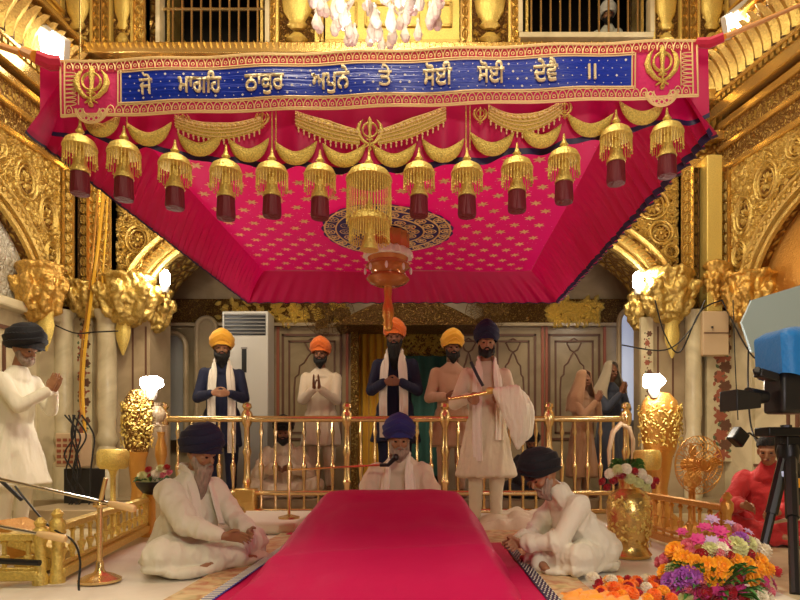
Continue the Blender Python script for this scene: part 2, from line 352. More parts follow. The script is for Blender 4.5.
# cornices on both side walls: stacked mouldings with leaf rows
def cornice(pl, L, nm):
    g = MB()
    def band(z0, z1, d): g.obox(pl, -.02, L, z0, z1, -.02, d)
    for z0, z1, d in ((3.86, 3.93, .05), (4.1, 4.16, .09), (4.32, 4.4, .13), (4.44, 4.58, .2), (4.62, 4.67, .24), (5.02, 5.1, .34), (5.14, 5.2, .4)): band(z0, z1, d)
    struct(g.build('trim_2', 'gold', smooth=False, bevel=.015))
    g = MB(); g.obox(pl, -.02, L, 3.93, 4.1, 0, .04); g.obox(pl, -.02, L, 4.16, 4.32, 0, .08); struct(g.build('trim_3', 'gold_fine', smooth=False))
    g = MB()                                      # curved leaf frieze
    g.grid(lambda s, t: pl(L * s - .02, 4.67 + .36 * t, .2 + .14 * t * t), 2, 5); struct(g.build('trim_4', 'gold_dark', smooth=True))
    g = MB(); k = int(L / .115)
    for i in range(k):
        u = .06 + i * .115
        vs = []
        for j in range(5):
            t = j / 4; w = .056 * (.75 + .4 * sin(pi * t * .8)) * (1 if t < .9 else .55)
            for q in (-1, 0, 1): vs.append(pl(u + q * w, 4.67 + .35 * t, .215 + .15 * t * t + .06 * t ** 3 + (.045 if q == 0 else 0)))
        g.add(vs, [(j * 3 + a, j * 3 + a + 1, j * 3 + a + 4, j * 3 + a + 3) for j in range(4) for a in (0, 1)])
    for i in range(int(L / .075)): g.obox(pl, i * .075, i * .075 + .045, 4.58, 4.62, 0, .22); g.leaf(pl, .03 + i * .075, 4.16, pi / 2, .15, .03, .1)
    struct(g.build('trim_5', 'gold_leaf'))
    g = MB(); g.obox(pl, -.02, L, 5.2, 7.2, 0, .02); struct(g.build('trim_6', 'beige', smooth=False))
    g = MB()
    for z0 in (5.55, 5.62, 6.3, 6.37): g.obox(pl, -.02, L, z0, z0 + .035, 0, .06)
    struct(g.build('trim_7', 'gold', smooth=False))
cornice(plL, 7, 'a'); cornice(plR, 7, 'b')
# end wall cornice (mostly behind the canopy)
plE = plane((0, WY, 0), (1, 0, 0), (0, 0, 1), (0, -1, 0))
g = MB()
for z0, z1, d in ((3.9, 4.0, .06), (4.2, 4.3, .12), (4.6, 4.72, .2), (5.08, 5.2, .26)): g.obox(plE, XL, XR, z0, z1, 0, d)
struct(g.build('trim_8', 'gold', smooth=False, bevel=.01))
g = MB()
for i in range(110): g.leaf(plE, XL + .035 + i * .069, 5.1, pi / 2, .13, .03, .3)
for i in range(110): g.leaf(plE, XL + .035 + i * .069, 4.3, pi / 2, .2, .03, .12)
struct(g.build('trim_9', 'gold_leaf'))
# end arch mouldings
g = MB()
for (da, t, h, w) in ((.03, .04, .06, 0), (.16, .07, .05, 0), (.31, .035, .07, 0)):
    pts = [(ACX - (AA + da) * cos(pi * i / 48), AZ + (AB + da) * sin(pi * i / 48)) for i in range(49)]
    g.puffy(plE, pts, [t] * 49, h, seg=4)
struct(g.build('trim_10', 'gold_leaf'))
g = MB()
for i in range(96):
    a = pi * (i + .5) / 96; g.leaf(plE, ACX - (AA + .1) * cos(a), AZ + (AB + .1) * sin(a), atan2(sin(a), -cos(a)), .14, .035, .07)
struct(g.build('trim_11', 'gold'))
# spandrel relief
def spandrel(pl, region, rings, n, sz, mat='gold_leaf', seed=1):
    rnd = random.Random(seed); g = MB()
    for (u, v, a, bq) in rings:
        g.ring(pl, u, v, a, bq, sz * .35, .035); g.ring(pl, u, v, a * .72, bq * .72, sz * .2, .025)
        for k in range(10):
            q = 2 * pi * k / 10; g.leaf(pl, u + .12 * a * cos(q), v + .12 * bq * sin(q), q, a * .5, a * .13, .03)
        g.ball(pl(u, v, .01), a * .16, 8, 5)
        for k in range(14):
            q = 2 * pi * k / 14; spiral(g, pl, u + a * 1.22 * cos(q), v + bq * 1.22 * sin(q), a * .2, sz * .22, .02, 1.1, q, 1 if k % 2 else -1)
    tries = 0; c = 0
    while c < n and tries < n * 8:
        tries += 1; u, v = region(rnd)
        if u is None: continue
        if any(((u - ru) / (ra * 1.15)) ** 2 + ((v - rv) / (rb * 1.15)) ** 2 < 1 for ru, rv, ra, rb in rings): continue
        c += 1
        if rnd.random() < .3: spiral(g, pl, u, v, sz * 1.6, sz * .3, .022, 1.2, rnd.random() * 6, rnd.choice((-1, 1)))
        else:
            a = rnd.random() * 6.28
            for q in (-.6, 0, .6): g.leaf(pl, u, v, a + q, sz * 1.5, sz * .4, .03)
    struct(g.build('trim_12', mat))
def reg_end(x0, x1, side):
    def f(rnd):
        x = rnd.uniform(x0, x1); z = rnd.uniform(2.4, 3.85); t = (x - ACX) / (AA + .38)
        if abs(t) < 1 and z < AZ + (AB + .4) * sqrt(1 - t * t): return None, None
        return x, z
    return f
spandrel(plE, reg_end(X(118, WY), X(215, WY), 1), [(X(138, WY), Z(240, WY), .13, .16), (X(165, WY), Z(205, WY), .13, .13), (X(135, WY), Z(262, WY), .09, .1)], 330, .05, seed=3)
spandrel(plE, reg_end(X(585, WY), X(678, WY), 1), [(X(652, WY), Z(205, WY), .18, .17), (X(661, WY), Z(233, WY), .13, .13), (X(671, WY), Z(252, WY), .08, .08)], 330, .05, seed=4)
def reg_side(rnd):
    u = rnd.uniform(.06, 1.9); z = rnd.uniform(2.4, 3.84); t = (u - SA['c']) / (SA['a'] + .3)
    if abs(t) < 1 and z < SA['z'] + (SA['b'] + .32) * sqrt(1 - t * t): return None, None
    return u, z
RS = [(.30, 3.25, .13, .2), (.62, 3.5, .15, .2), (.24, 2.85, .1, .14), (1.05, 3.68, .16, .13), (.16, 2.56, .08, .1)]
spandrel(plL, reg_side, RS, 520, .055, seed=5); spandrel(plR, reg_side, RS, 520, .055, seed=6)
# corner pilaster strips with scalloped leaves
def strip(pl, u0, u1, z0, z1, d, pitch, mat='gold_leaf', base='gold'):
    g = MB(); g.obox(pl, u0, u1, z0, z1, 0, d)
    w = .012; g.obox(pl, u0, u0 + w, z0, z1, 0, d + .025); g.obox(pl, u1 - w, u1, z0, z1, 0, d + .025); struct(g.build('trim_13', base, smooth=False))
    g = MB(); c = (u0 + u1) / 2; h = (u1 - u0) / 2 - w; z = z0
    q = lambda a, b_, n_: pl(a, b_, n_ + d)
    while z < z1 - pitch:
        g.ring(q, c, z + pitch / 2, h * .75, pitch * .42, h * .16, .02, 10); g.leaf(q, c, z + pitch * .1, pi / 2, pitch * .8, h * .4, .03); z += pitch
    struct(g.build('trim_14', mat))
xe = lambda px: X(px, WY)
for (a, c_, d, base) in ((66, 80, .1, 'gold'), (80, 90, .02, 'gold_dark'), (90, 103, .05, 'gold_orange'), (104, 117, .12, 'gold')): strip(plE, xe(a), xe(c_), 2.3, 3.9, d, .12, base=base)
for (a, c_, d, base) in ((678, 690, .08, 'gold'), (691, 697, .03, 'gold_dark'), (716, 725, .05, 'gold_orange')): strip(plE, xe(a), xe(c_), 2.3, 3.9, d, .12, base=base)
g = MB(); g.obox(plE, xe(699), xe(714), 2.2, 3.98, 0, .2); struct(g.build('trim_15', 'gold_bright', smooth=False, bevel=.01))
for pl in (plR, plL): strip(pl, .03, .13, 2.3, 3.85, .05, .12)
# upper pilasters with vases and reliefs on the end wall, panels between
def vase_pil(p0, p1, mat='gold_dark'):
    g = MB(); g.obox(plE, xe(p0), xe(p1), 5.2, 7.15, 0, .08); struct(g.build('trim_16', mat, smooth=False))
    g = MB(); c = (xe(p0) + xe(p1)) / 2; w = (xe(p1) - xe(p0)) / 2
    for e in (-1, 1): g.obox(plE, c + e * w - .012, c + e * w + .012, 5.2, 7.15, 0, .13)
    for z0 in (5.55, 6.5): g.lathe([(w * .3, 0), (w * .55, .04), (w * .4, .09), (w * .72, .2), (w * .8, .32), (w * .55, .42), (w * .75, .5), (w * .3, .56)], (c, WY - .09, z0 - .1), 14, .5)
    for z0 in (5.28, 6.28): g.lathe([(w * .2, 0), (w * .6, .05), (w * .25, .12)], (c, WY - .1, z0), 12, .5)
    struct(g.build('trim_17', 'gold_bright'))
    g = MB(); r_ = random.Random(p0)
    for i in range(70):
        u, v = c + r_.uniform(-.85, .85) * w, r_.uniform(5.22, 7.1); g.leaf(plane((0, WY - .08, 0), (1, 0, 0), (0, 0, 1), (0, -1, 0)), u, v, r_.random() * 6.28, .07, .02, .02)
    struct(g.build('trim_18', 'gold_leaf'))
for p in ((68, 97), (116, 137), (280, 318), (470, 508), (650, 676), (694, 722)): vase_pil(*p)
for p in ((98, 106), (107, 115), (138, 150), (269, 279), (319, 325), (460, 469), (509, 519), (677, 684), (685, 693)): strip(plE, xe(p[0]), xe(p[1]), 5.2, 7.1, .1, .13)
g = MB(); g.obox(plE, xe(326), xe(459), 5.2, 7.1, 0, .05); struct(g.build('trim_19', 'gold_bright', smooth=False))
g = MB()
for (a, c_, z0, z1) in ((335, 358, 5.5, 5.78), (365, 420, 5.5, 5.78), (427, 452, 5.5, 5.78), (335, 358, 5.95, 6.3), (365, 420, 5.95, 6.3), (427, 452, 5.95, 6.3)):
    x0, x1 = xe(a), xe(c_)
    for (u0, u1, v0, v1) in ((x0, x1, z0, z0 + .03), (x0, x1, z1 - .03, z1), (x0, x0 + .03, z0, z1), (x1 - .03, x1, z0, z1)): g.obox(plE, u0, u1, v0, v1, .04, .08)
for z0 in (5.2, 5.3, 5.84): g.obox(plE, xe(326), xe(459), z0, z0 + .04, 0, .1)
struct(g.build('trim_20', 'gold_leaf', smooth=False, bevel=.008))
# barred upper windows
for nm, w, nb in (('window_1', W1, 11), ('window_2', W2, 13)):
    g = MB(); x0, x1, z0, z1 = w
    for (u0, u1, v0, v1) in ((x0 - .04, x1 + .04, z0 - .06, z0), (x0 - .05, x0, z0, z1), (x1, x1 + .05, z0, z1), (x0, x1, z1, z1 + .05)): g.bb(u0, u1, WY - .14, WY + .06, v0, v1)
    o = struct(g.build(nm, 'marble', smooth=False, bevel=.008))
    g = MB(); g.tube([(x0, WY - .04, z0 + .46), (x1, WY - .04, z0 + .46)], .018, 6); g.build('crossbar', 'brass', o)
    for i in range(1, nb):
        g = MB(); x = x0 + (x1 - x0) * i / nb; g.tube([(x, WY - .04, z0), (x, WY - .04, z1)], .013, 6); g.build('bar', 'brass', o)
    g = MB()
    for e in (0, 1):
        u = x0 + .06 if e == 0 else x1 - .06; g.box((u, WY + .1, (z0 + z1) / 2), (.03, .3, z1 - z0))
    g.build('shutter', 'gold_leaf', o, smooth=False)
# marble pilaster columns at the corners
def halfcol(px0, px1, y, z1=2.25, rz=0):
    g = MB(); c = (X(px0, y) + X(px1, y)) / 2; w = (X(px1, y) - X(px0, y)) / 2
    g.lathe([(w * 1.15, 0), (w * 1.15, .1), (w, .14), (w * 1.1, .5), (w * .8, .56), (w * 1.05, .64), (w * .75, .72), (w * 1.05, .8), (w * .8, .88), (w * .82, 1.0), (w * .95, 1.08), (w * .88, 1.9), (w * .95, z1 - .1), (w * 1.2, z1 - .04), (w * 1.2, z1)], (c, y, 0), 16)
    struct(g.build('trim_21', 'marble'))
for a, c_ in ((54, 73), (97, 117), (685, 702), (735, 750)): halfcol(a, c_, 6.78)
def inlay(x0, x1, y, z0, z1, seed):
    g = MB(); g.bb(x0, x1, y, y + .06, z0, z1); struct(g.build('trim_22', 'marble', smooth=False))
    r_ = random.Random(seed); pl = plane((0, y, 0), (1, 0, 0), (0, 0, 1), (0, -1, 0))
    for mt, off in (('inlay_red', 0), ('inlay', .5), ('inlay_green', .25)):
        g = MB(); z = z0 + .08 + off * .22; c = (x0 + x1) / 2; w = (x1 - x0) / 2
        while z < z1 - .1:
            if off != .25:
                for k in range(6): q = k * pi / 3; g.leaf(pl, c + (0 if off == 0 else w * .35), z, q, w * .55, w * .2, .004)
            for k in range(3): q = r_.random() * 6.28; g.leaf(pl, c + w * .45 * cos(q * 2), z + .05 * sin(q), q, w * .4, w * .12, .004)
            z += .22
        struct(g.build('trim_23', mt))
inlay(xe(75), xe(94), 6.86, .6, 2.25, 1); inlay(X(705, 6.85), X(732, 6.85), 6.8, .55, 2.2, 2); inlay(xe(640), xe(652), 6.86, .5, 2.2, 8)
g = MB()  # engraved cartouche lines on the pink marble jamb
for px in (132, 145, 657, 672):
    x0 = xe(px)
    g.obox(plE, x0, x0 + .02, .6, 2.1, 0, .006)
struct(g.build('trim_24', 'inlay', smooth=False))
# marble panels with frames on the low side walls
for pl in (plL, plR):
    g = MB()
    for u0 in (.2, 1.15, 2.1):
        for (a, b2, z0, z1) in ((0, .8, .35, .39), (0, .8, 1.9, 1.94), (0, .04, .35, 1.94), (.76, .8, .35, 1.94), (.12, .68, .5, .53), (.12, .68, 1.75, 1.78), (.12, .15, .5, 1.78), (.65, .68, .5, 1.78)):
            g.obox(pl, u0 + a, u0 + b2, z0, z1, -.05, -.02)
    struct(g.build('trim_25', 'inlay', smooth=False))
    g = MB(); g.obox(pl, 0, 7, 2.1, 2.2, -.1, .1); struct(g.build('trim_26', 'marble', smooth=False, bevel=.02))
# acanthus capitals
CAPS = []
def capital(c, r, h, seed, mat='gold_leaf', flat=.75): CAPS.append((c, r, h, seed, mat, flat))
capital(P(40, 292, 6.3), .25, .62, 1, 'gold_amber'); capital(P(128, 300, 6.75), .32, .58, 2); capital(P(155, 310, 7.0), .2, .5, 3, 'gold_leaf')
capital(P(668, 296, 6.72), .3, .6, 4); capital(P(752, 300, 6.4), .28, .6, 5, 'gold_amber'); capital(P(86, 300, 6.75), .2, .4, 6); capital(P(718, 285, 6.75), .17, .5, 7, 'gold_amber'); capital(P(640, 312, 7.05), .16, .45, 11)
for p, y in (((123, 340), 6.75), ((46, 335), 6.3), ((672, 343), 6.72), ((757, 332), 6.4)):
    g = MB(); c = P(*p, y); g.lathe([(.01, -.17), (.03, -.12), (.07, 0), (.085, .1), (.07, .2), (.1, .25)], c, 14, .7, .12, 8); struct(g.build('trim_28', 'gold_bright'))
# -------- inner room behind the arch --------
BY = 8.3; bx = lambda px: X(px, BY); bz = lambda py: Z(py, BY)
D0, D1, DZ = bx(352), bx(447), bz(331)
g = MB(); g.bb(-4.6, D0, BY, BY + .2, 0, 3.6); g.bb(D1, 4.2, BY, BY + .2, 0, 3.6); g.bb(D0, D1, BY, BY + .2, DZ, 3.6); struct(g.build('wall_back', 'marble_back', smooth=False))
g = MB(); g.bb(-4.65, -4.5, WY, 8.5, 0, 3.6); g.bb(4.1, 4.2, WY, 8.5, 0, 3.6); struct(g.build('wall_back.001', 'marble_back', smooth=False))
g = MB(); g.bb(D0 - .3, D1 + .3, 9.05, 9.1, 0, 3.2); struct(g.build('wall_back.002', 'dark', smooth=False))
plB = plane((0, BY, 0), (1, 0, 0), (0, 0, 1), (0, -1, 0))
g = MB(); g.obox(plB, bx(150), D0 - .1, bz(324), bz(300), 0, .06); g.obox(plB, D1 + .5, bx(640), bz(324), bz(300), 0, .06); struct(g.build('trim_29', 'gold_dark', smooth=False))
g = MB(); r_ = random.Random(9)
for a, c_ in ((222, 345), (548, 598)):
    for i in range(170): g.leaf(plane((0, BY - .06, 0), (1, 0, 0), (0, 0, 1), (0, -1, 0)), r_.uniform(bx(a), bx(c_)), r_.uniform(bz(323), bz(301)), r_.random() * 6.28, .11, .035, .05)
struct(g.build('trim_30', 'gold_bright'))
g = MB()
for a, c_ in ((150, 352), (447, 640)): g.obox(plB, bx(a), bx(c_), bz(327), bz(324), 0, .09)
struct(g.build('trim_31', 'marble_pink', smooth=False))
def panel(p0, p1, py0, py1, arch=True):
    g = MB(); x0, x1, z0, z1 = bx(p0), bx(p1), bz(py1), bz(py0)
    def fr(x0, x1, z0, z1, t, d):
        for (u0, u1, v0, v1) in ((x0, x1, z0, z0 + t), (x0, x1, z1 - t, z1), (x0, x0 + t, z0, z1), (x1 - t, x1, z0, z1)): g.obox(plB, u0, u1, v0, v1, 0, d)
    fr(x0, x1, z0, z1, .03, .02); fr(x0 + .09, x1 - .09, z0 + .09, z1 - .09, .025, .015)
    if arch:
        c = (x0 + x1) / 2; w = (x1 - x0) / 2 - .17; zt = z1 - .5
        pts = [(c - w, z0 + .2), (c - w, zt - .25), (c - w * .95, zt - .1), (c - w * .75, zt - .06), (c - w * .7, zt + .06), (c - w * .45, zt + .1), (c - w * .2, zt + .2), (c, zt + .25)]
        pts2 = pts + [(2 * c - a, z) for a, z in reversed(pts[:-1])]
        g.puffy(plB, pts2, [.012] * len(pts2), .015, seg=3)
        g.puffy(plB, [(c - .1, zt + .38), (c - .05, zt + .28), (c, zt + .25), (c + .05, zt + .28), (c + .1, zt + .38), (c, zt + .44), (c - .1, zt + .38)], [.012] * 7, .015, seg=3)
    struct(g.build('trim_32', 'inlay'))
    return
for p in ((282, 342), (450, 487), (490, 536), (548, 600)): panel(p[0], p[1], 334, 440)
g = MB()
for px in (271, 277, 346, 541, 545, 603): g.obox(plB, bx(px), bx(px) + .035, .14, bz(327), 0, .03)
struct(g.build('trim_33', 'inlay_red', smooth=False))
g = MB(); g.obox(plB, bx(352), bx(359), .14, bz(326), 0, .12); g.obox(plB, bx(352), bx(447), DZ, DZ + .07, 0, .12); struct(g.build('trim_34', 'gold_fine', smooth=False))
# dark overhanging arch hood above the doorway
g = MB()
pts = [(bx(340) + (bx(480) - bx(340)) * i / 20, bz(334) + .36 * sin(pi * i / 20)) for i in range(21)]
for i in range(20):
    (xa, za), (xb, zb) = pts[i], pts[i + 1]; g.add([(xa, 7.7, bz(334)), (xb, 7.7, bz(334)), (xb, 7.7, zb), (xa, 7.7, za), (xa, BY, bz(334)), (xb, BY, bz(334)), (xb, BY, zb), (xa, BY, za)], [(0, 1, 2, 3), (0, 4, 5, 1), (3, 2, 6, 7)])
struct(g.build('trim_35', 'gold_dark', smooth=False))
# door to the shrine room
g = MB(); y = 8.75
g.grid(lambda s, t: V((X(358, y) + (X(392, y) - X(358, y)) * s, y + .04 * sin(s * 30), .3 + (Z(331, y) - .3) * t)), 40, 6)
tag(g.build('door_curtain', 'yellow_curtain'), 'yellow curtain drawn aside in the doorway behind the blue coated man', 'curtain')
g = MB(); y = 8.9; g.bb(X(396, y), X(446, y), y, y + .05, Z(356, y), Z(330, y)); o = struct(g.build('window_3', 'gold_fine', smooth=False))
g = MB(); r_ = random.Random(4); pq = plane((0, y, 0), (1, 0, 0), (0, 0, 1), (0, -1, 0))
for i in range(160): g.leaf(pq, r_.uniform(X(396, y), X(445, y)), r_.uniform(Z(356, y), Z(332, y)), r_.random() * 6.28, .09, .018, .03)
g.build('lattice', 'gold_bright', o)
g = MB(); g.grid(lambda s, t: V((X(396, y) + (X(450, y) - X(396, y)) * s, y - .1 + .03 * sin(s * 25), .3 + (Z(357, y) - .3) * t)), 40, 4); tag(g.build('door_curtain', 'teal'), 'dark teal curtain hanging under the golden lattice in the doorway', 'curtain')
# arched niche near the left lamp, arched window near the right lamp
def arch_panel(p0, p1, py0, py1, y, mat, nm, d=.0, frame='marble_pink'):
    x0, x1, z0, z1 = X(p0, y), X(p1, y), Z(py1, y), Z(py0, y); c, w = (x0 + x1) / 2, (x1 - x0) / 2; g = MB(); zs = z1 - w * 1.2
    prof = [(x0, z0)] + [(c - w * cos(pi * i / 16), zs + (z1 - zs) * sin(pi * i / 16) ** .8) for i in range(17)] + [(x1, z0)]
    vs = [(a, y, z) for a, z in prof] + [(a, y + .05, z) for a, z in prof]; n_ = len(prof)
    g.add(vs, [tuple(range(n_)), tuple(reversed(range(n_, 2 * n_)))] + [(i, (i + 1) % n_, n_ + (i + 1) % n_, n_ + i) for i in range(n_)])
    o = struct(g.build(nm, mat, smooth=False)); g = MB(); pl = plane((0, y, 0), (1, 0, 0), (0, 0, 1), (0, -1, 0))
    g.puffy(pl, prof, [.035] * n_, .05, seg=4); g.build('frame', frame, o); return o
arch_panel(158, 186, 333, 440, 8.1, 'ac_grey', 'window_4'); arch_panel(619, 648, 308, 420, 8.1, 'daylight', 'window_5'); arch_panel(197, 216, 318, 440, 8.2, 'marble_back', 'window_6')
# white cloth over the floor, carpet, step front
g = MB()
g.grid(lambda s, t: V((-2.05 + 3.7 * s - (.5 * (1 - s) if t > .8 else 0) * 0, 1.2 + 5.22 * t, .012 + .006 * noise.noise(V((s * 9, t * 12, 0))))), 60, 80)
tag(g.build('floor_sheet', 'floor_cloth'), 'wide white cotton sheet covering the floor around the magenta draped dais', 'floor cloth')
g = MB()
def cf(s, t):
    x = -1.14 + 1.9 * s; yy = 2.0 + 3.2 * t; return V((x + (.06 if t > .9 else 0) * sin(9 * s), yy, .032 + .006 * noise.noise(V((s * 5, t * 9, 3)))))
g.grid(cf, 30, 40); tag(g.build('floral_carpet', 'carpet'), 'cream and rust floral carpet lying under the edges of the magenta draped dais', 'carpet')
# ================= CANOPY =================
RX0, RX1, RY0, RY1, RZ = -1.66, 1.06, 2.82, 6.1, 2.5
BXL, BXR, BZ = -1.79, 1.32, 2.2
canopy = thing('canopy', 'large magenta silk canopy with star patterned ceiling hung over the dais', 'canopy', (0, 0, 0))
def tilt(x): return .08 * max(0, (x - RX0) / (RX1 - RX0))
g = MB()
def roof(s, t):
    x = RX0 + (RX1 - RX0) * s; y = RY0 + (RY1 - RY0) * t
    return V((x, y, RZ + tilt(x) * (1 - t) + .012 * sin(s * 13) * sin(t * 9)))
g.grid(roof, 36, 36); g.build('roof_panel', 'canopy', canopy)
def rp(x, y, d): s, t = (x - RX0) / (RX1 - RX0), (y - RY0) / (RY1 - RY0); p = roof(s, t); p.z -= d; return p
plr = lambda a, b_, n=0: rp(a, b_, n + .004)
g = MB(); row = 0; y = RY0 + .08
MC = (X(388, 5.0), 5.0)
while y < RY1 - .05:
    x = RX0 + .08 + (.1 if row % 2 else 0)
    while x < RX1 - .05:
        if (x - MC[0]) ** 2 + (y - MC[1]) ** 2 > .6 ** 2:
            a0 = .25
            for k in range(6):
                q = a0 + k * pi / 3; g.leaf(plr, x, y, q, .048, .01, .002)
        x += .2
    row += 1; y += .135
g.build('embroidered_stars', 'pale_thread', canopy)
g = MB(); r_ = random.Random(2)
for i in range(650):
    x, y = r_.uniform(RX0, RX1), r_.uniform(RY0, RY1); q = r_.random(); e = .004
    g.add([plr(x - e, y, 0), plr(x, y - e, 0), plr(x + e, y, 0), plr(x, y + e, 0)], [(0, 1, 2, 3)])
g.build('sequins', 'glitter', canopy)['kind'] = 'stuff'
# round medallion
g = MB(); med = []
md = lambda a, b_, n=0: rp(MC[0] + a, MC[1] + b_, .012 + n)
g.add([md(0, 0)] + [md((.53 + .02 * abs(sin(k * pi / 48 * 12))) * cos(2 * pi * k / 96), (.53 + .02 * abs(sin(k * pi / 48 * 12))) * sin(2 * pi * k / 96)) for k in range(96)], [(0, k + 1, (k + 1) % 96 + 1) for k in range(96)])
mo = g.build('medallion', 'medallion_blue', canopy)
g = MB()
for rr, nn in ((.16, 12), (.3, 18), (.43, 24), (.52, 0)):
    g.ring(md, 0, 0, rr, rr, .008, .006, 48)
    for k in range(nn):
        q = 2 * pi * k / nn; g.ring(lambda a, b_, n=0: md(a, b_, n), (rr + .055) * cos(q), (rr + .055) * sin(q), .045, .045, .006, .004, 8)
        for j in range(5): g.leaf(md, (rr + .055) * cos(q), (rr + .055) * sin(q), j * 1.257 + q, .034, .009, .004)
g.build('gold_embroidery', 'pale_thread', mo)
# flared side, rear and inner valances with a navy ruffled hem
def valance(name, A, B, C, D, nf, amp, nu=160):
    """A-B top edge, C-D bottom edge, ruffle amplitude grows downwards"""
    A, B, C, D = map(V, (A, B, C, D)); nrm = (B - A).cross(C - A).normalized(); g = MB(); nv = 10; ph = random.random() * 5
    def f(s, t):
        p = (A.lerp(B, s)).lerp(C.lerp(D, s), t); a = amp * t ** 1.3
        p = p + nrm * a * (sin(s * nf * 2 * pi + ph) + .4 * sin(s * nf * 4.7 + 1)); p.z += .35 * a * sin(s * nf * 2 * pi + ph + .8) * (1 if t > .8 else 0) + .025 * sin(pi * t) * .5
        return p
    g.grid(f, nu, nv); o = g.build(name, 'canopy_red', canopy)
    g = MB()
    g.grid(lambda s, t: f(s, .955 + .07 * t) + nrm * .003, nu, 1); g.build('navy_hem', 'navy_trim', o); return o
valance('side_valance', (RX0, RY0, RZ), (RX0, RY1, RZ), (BXL - .05, RY0 - .01, 2.15), (BXL - .05, RY1 + .09, BZ), 34, .03, 260)
valance('side_valance', (RX1, RY0, RZ + .08), (RX1, RY1, RZ), (BXR + .04, RY0 - .01, 2.18), (BXR + .03, RY1 + .09, BZ), 34, .03, 260)
valance('rear_valance', (RX0, RY1, RZ), (RX1, RY1, RZ), (BXL - .07, RY1 + .08, BZ), (BXR + .05, RY1 + .08, BZ), 24, .012, 200)
# front valance
FY = 2.85
bxs = [80, 124, 175, 226, 272, 320, 369, 419, 467, 517, 564, 616, 667]
tops = [120, 126, 140, 145, 148, 150, 118, 148, 148, 143, 134, 110, 108]
def hem(px):
    pts = [(28, 128), (62, 132), (92, 136), (155, 148), (200, 157), (250, 163), (300, 166), (345, 168), (395, 168), (445, 163), (490, 157), (540, 149), (590, 138), (640, 126), (697, 118), (720, 112)]
    for (a, ya), (c_, yc) in zip(pts, pts[1:]):
        if px <= c_: return ya + (yc - ya) * (px - a) / (c_ - a)
    return 112
def fv(s, t):
    px = 40 + (708 - 40) * s; yt = 62 - 22 * s; yb = hem(px) + 3 * abs(sin(s * 40))
    p = P(px, yt + (yb - yt) * t, FY); p.y += .018 * sin(s * 60) * t + .008 * sin(s * 143) * t; return p
g = MB(); g.grid(fv, 200, 8); fvo = g.build('front_valance', 'canopy_red', canopy)
g = MB(); g.grid(lambda s, t: fv(s, .96 + .06 * t) + V((0, -.003, 0)), 200, 1); g.build('navy_hem', 'navy_trim', fvo)
plF = lambda a, b_, n=0: P(a, b_, FY - .03) + V((0, -n, 0))
k_ = 2.82 / F
def crescent(x0, x1, yb, w=6.6):
    g = MB(); pts = []; ws = []; c = (x0 + x1) / 2; h = (x1 - x0) / 2
    for i in range(15):
        t = -1 + 2 * i / 14; pts.append((c + h * t, yb - 6 - (abs(t) ** 2.1) * 17)); ws.append(w * (1 - abs(t) ** 2.6) + .4)
    g.puffy(plF, pts, ws, .02, .004); return g.build('embroidered_crescent', 'gold_thread', fvo)
for i in range(12):
    a, c_ = bxs[i] + 2, bxs[i + 1] - 2; m_ = (a + c_) / 2; crescent(a + 1, c_ - 1, hem(m_) - 1)
def garland(x0, x1, y0, y1, sag, th=20):
    g = MB(); n_ = 20; top = []; 
    f = lambda s, t: plF(x0 + (x1 - x0) * s, y0 + (y1 - y0) * s + sag * 4 * s * (1 - s) + (t - .5) * th * (1 - .25 * abs(2 * s - 1)), .006 + .008 * sin(pi * t))
    g.grid(f, n_, 5); o = g.build('embroidered_swag', 'gold_thread', fvo)
    g = MB()
    for j in range(5):
        g.tube([f(i / 20, .1 + .2 * j) + V((0, -.007, 0)) for i in range(21)], .0022, 4)
    for i in range(int((x1 - x0) / 5)):
        s = (i + .5) / int((x1 - x0) / 5); g.ball(f(s, .3) + V((0, -.01, 0)), .007, 6, 4); g.ball(f(s, 1.06), .006, 6, 4); g.ball(f(s, 1.2), (.004, .004, .009), 6, 4)
    g.build('beadwork', 'pale_thread', o)
garland(176, 262, 122, 123, 9, 17); garland(296, 360, 119, 138, 2, 20); garland(378, 446, 138, 114, 2, 20); garland(488, 562, 112, 107, 14, 19)
for (px, py, S, dp) in ((370, 135, 17, .026), (184, 123, 9, .02), (263, 121, 9, .02), (480, 117, 9, .02), (564, 111, 9.5, .02)):
    g = MB(); khanda(g, lambda a, b_, n=0, px=px, py=py: plF(px + a, py - b_, n + .012), 0, 0, S, .008); g.build('khanda_emblem', 'gold_bright', fvo)
g = MB()
for px in (272, 276, 466, 470, 127): g.tube([P(px, 96, FY - .05), P(px, 150 if px > 200 else 128, FY - .05)], .0025, 5)
g.build('cord', 'gold_thread', fvo)
# ---------------- banner ----------------
BNY = 2.77
def BN(px, t, n=0):
    """px across, t 0 bottom .. 1 top"""
    s = (px - 62) / 635; yt, yb = 62 - 22 * s, 118 - 20 * s
    q = P(px, yb + (yt - yb) * t, BNY - .015 * sin(pi * t)); q.y -= n + .006 * sin(s * 40 + t * 2); return q
ban = thing('gurmukhi_banner', 'long pink and blue banner lettered in gold across the canopy front', 'banner')
BP = lambda a, b_, n=0: BN(a, b_ / 56, n)
def bs(a, c_, t0, t1, n, nm, mt, nu=80, nv=6, par=None):
    g = MB(); g.grid(lambda s, t: BN(a + (c_ - a) * s, t0 + (t1 - t0) * t, n), nu, nv); g.grid(lambda s, t: BN(a + (c_ - a) * s, t0 + (t1 - t0) * t, n - .004), nu, nv); return g.build(nm, mt, par or ban)
bs(62, 697, 0, 1, 0, 'cloth', 'banner_pink', 120)
bs(62, 697, .80, 1, .003, 'border_strip', 'banner_red', 120, 2)
bs(120, 632, .23, .78, .005, 'blue_panel', 'banner_blue', 120, 6)
g = MB()
def tl(pts, r=.0035, n=.006): g.tube([BN(a, t, n) for a, t in pts], r, 5)
lin = lambda a, c_, t: [(a + (c_ - a) * i / 60, t) for i in range(61)]
for t in (.005, .035, .975, .995): tl(lin(62, 697, t), .004)
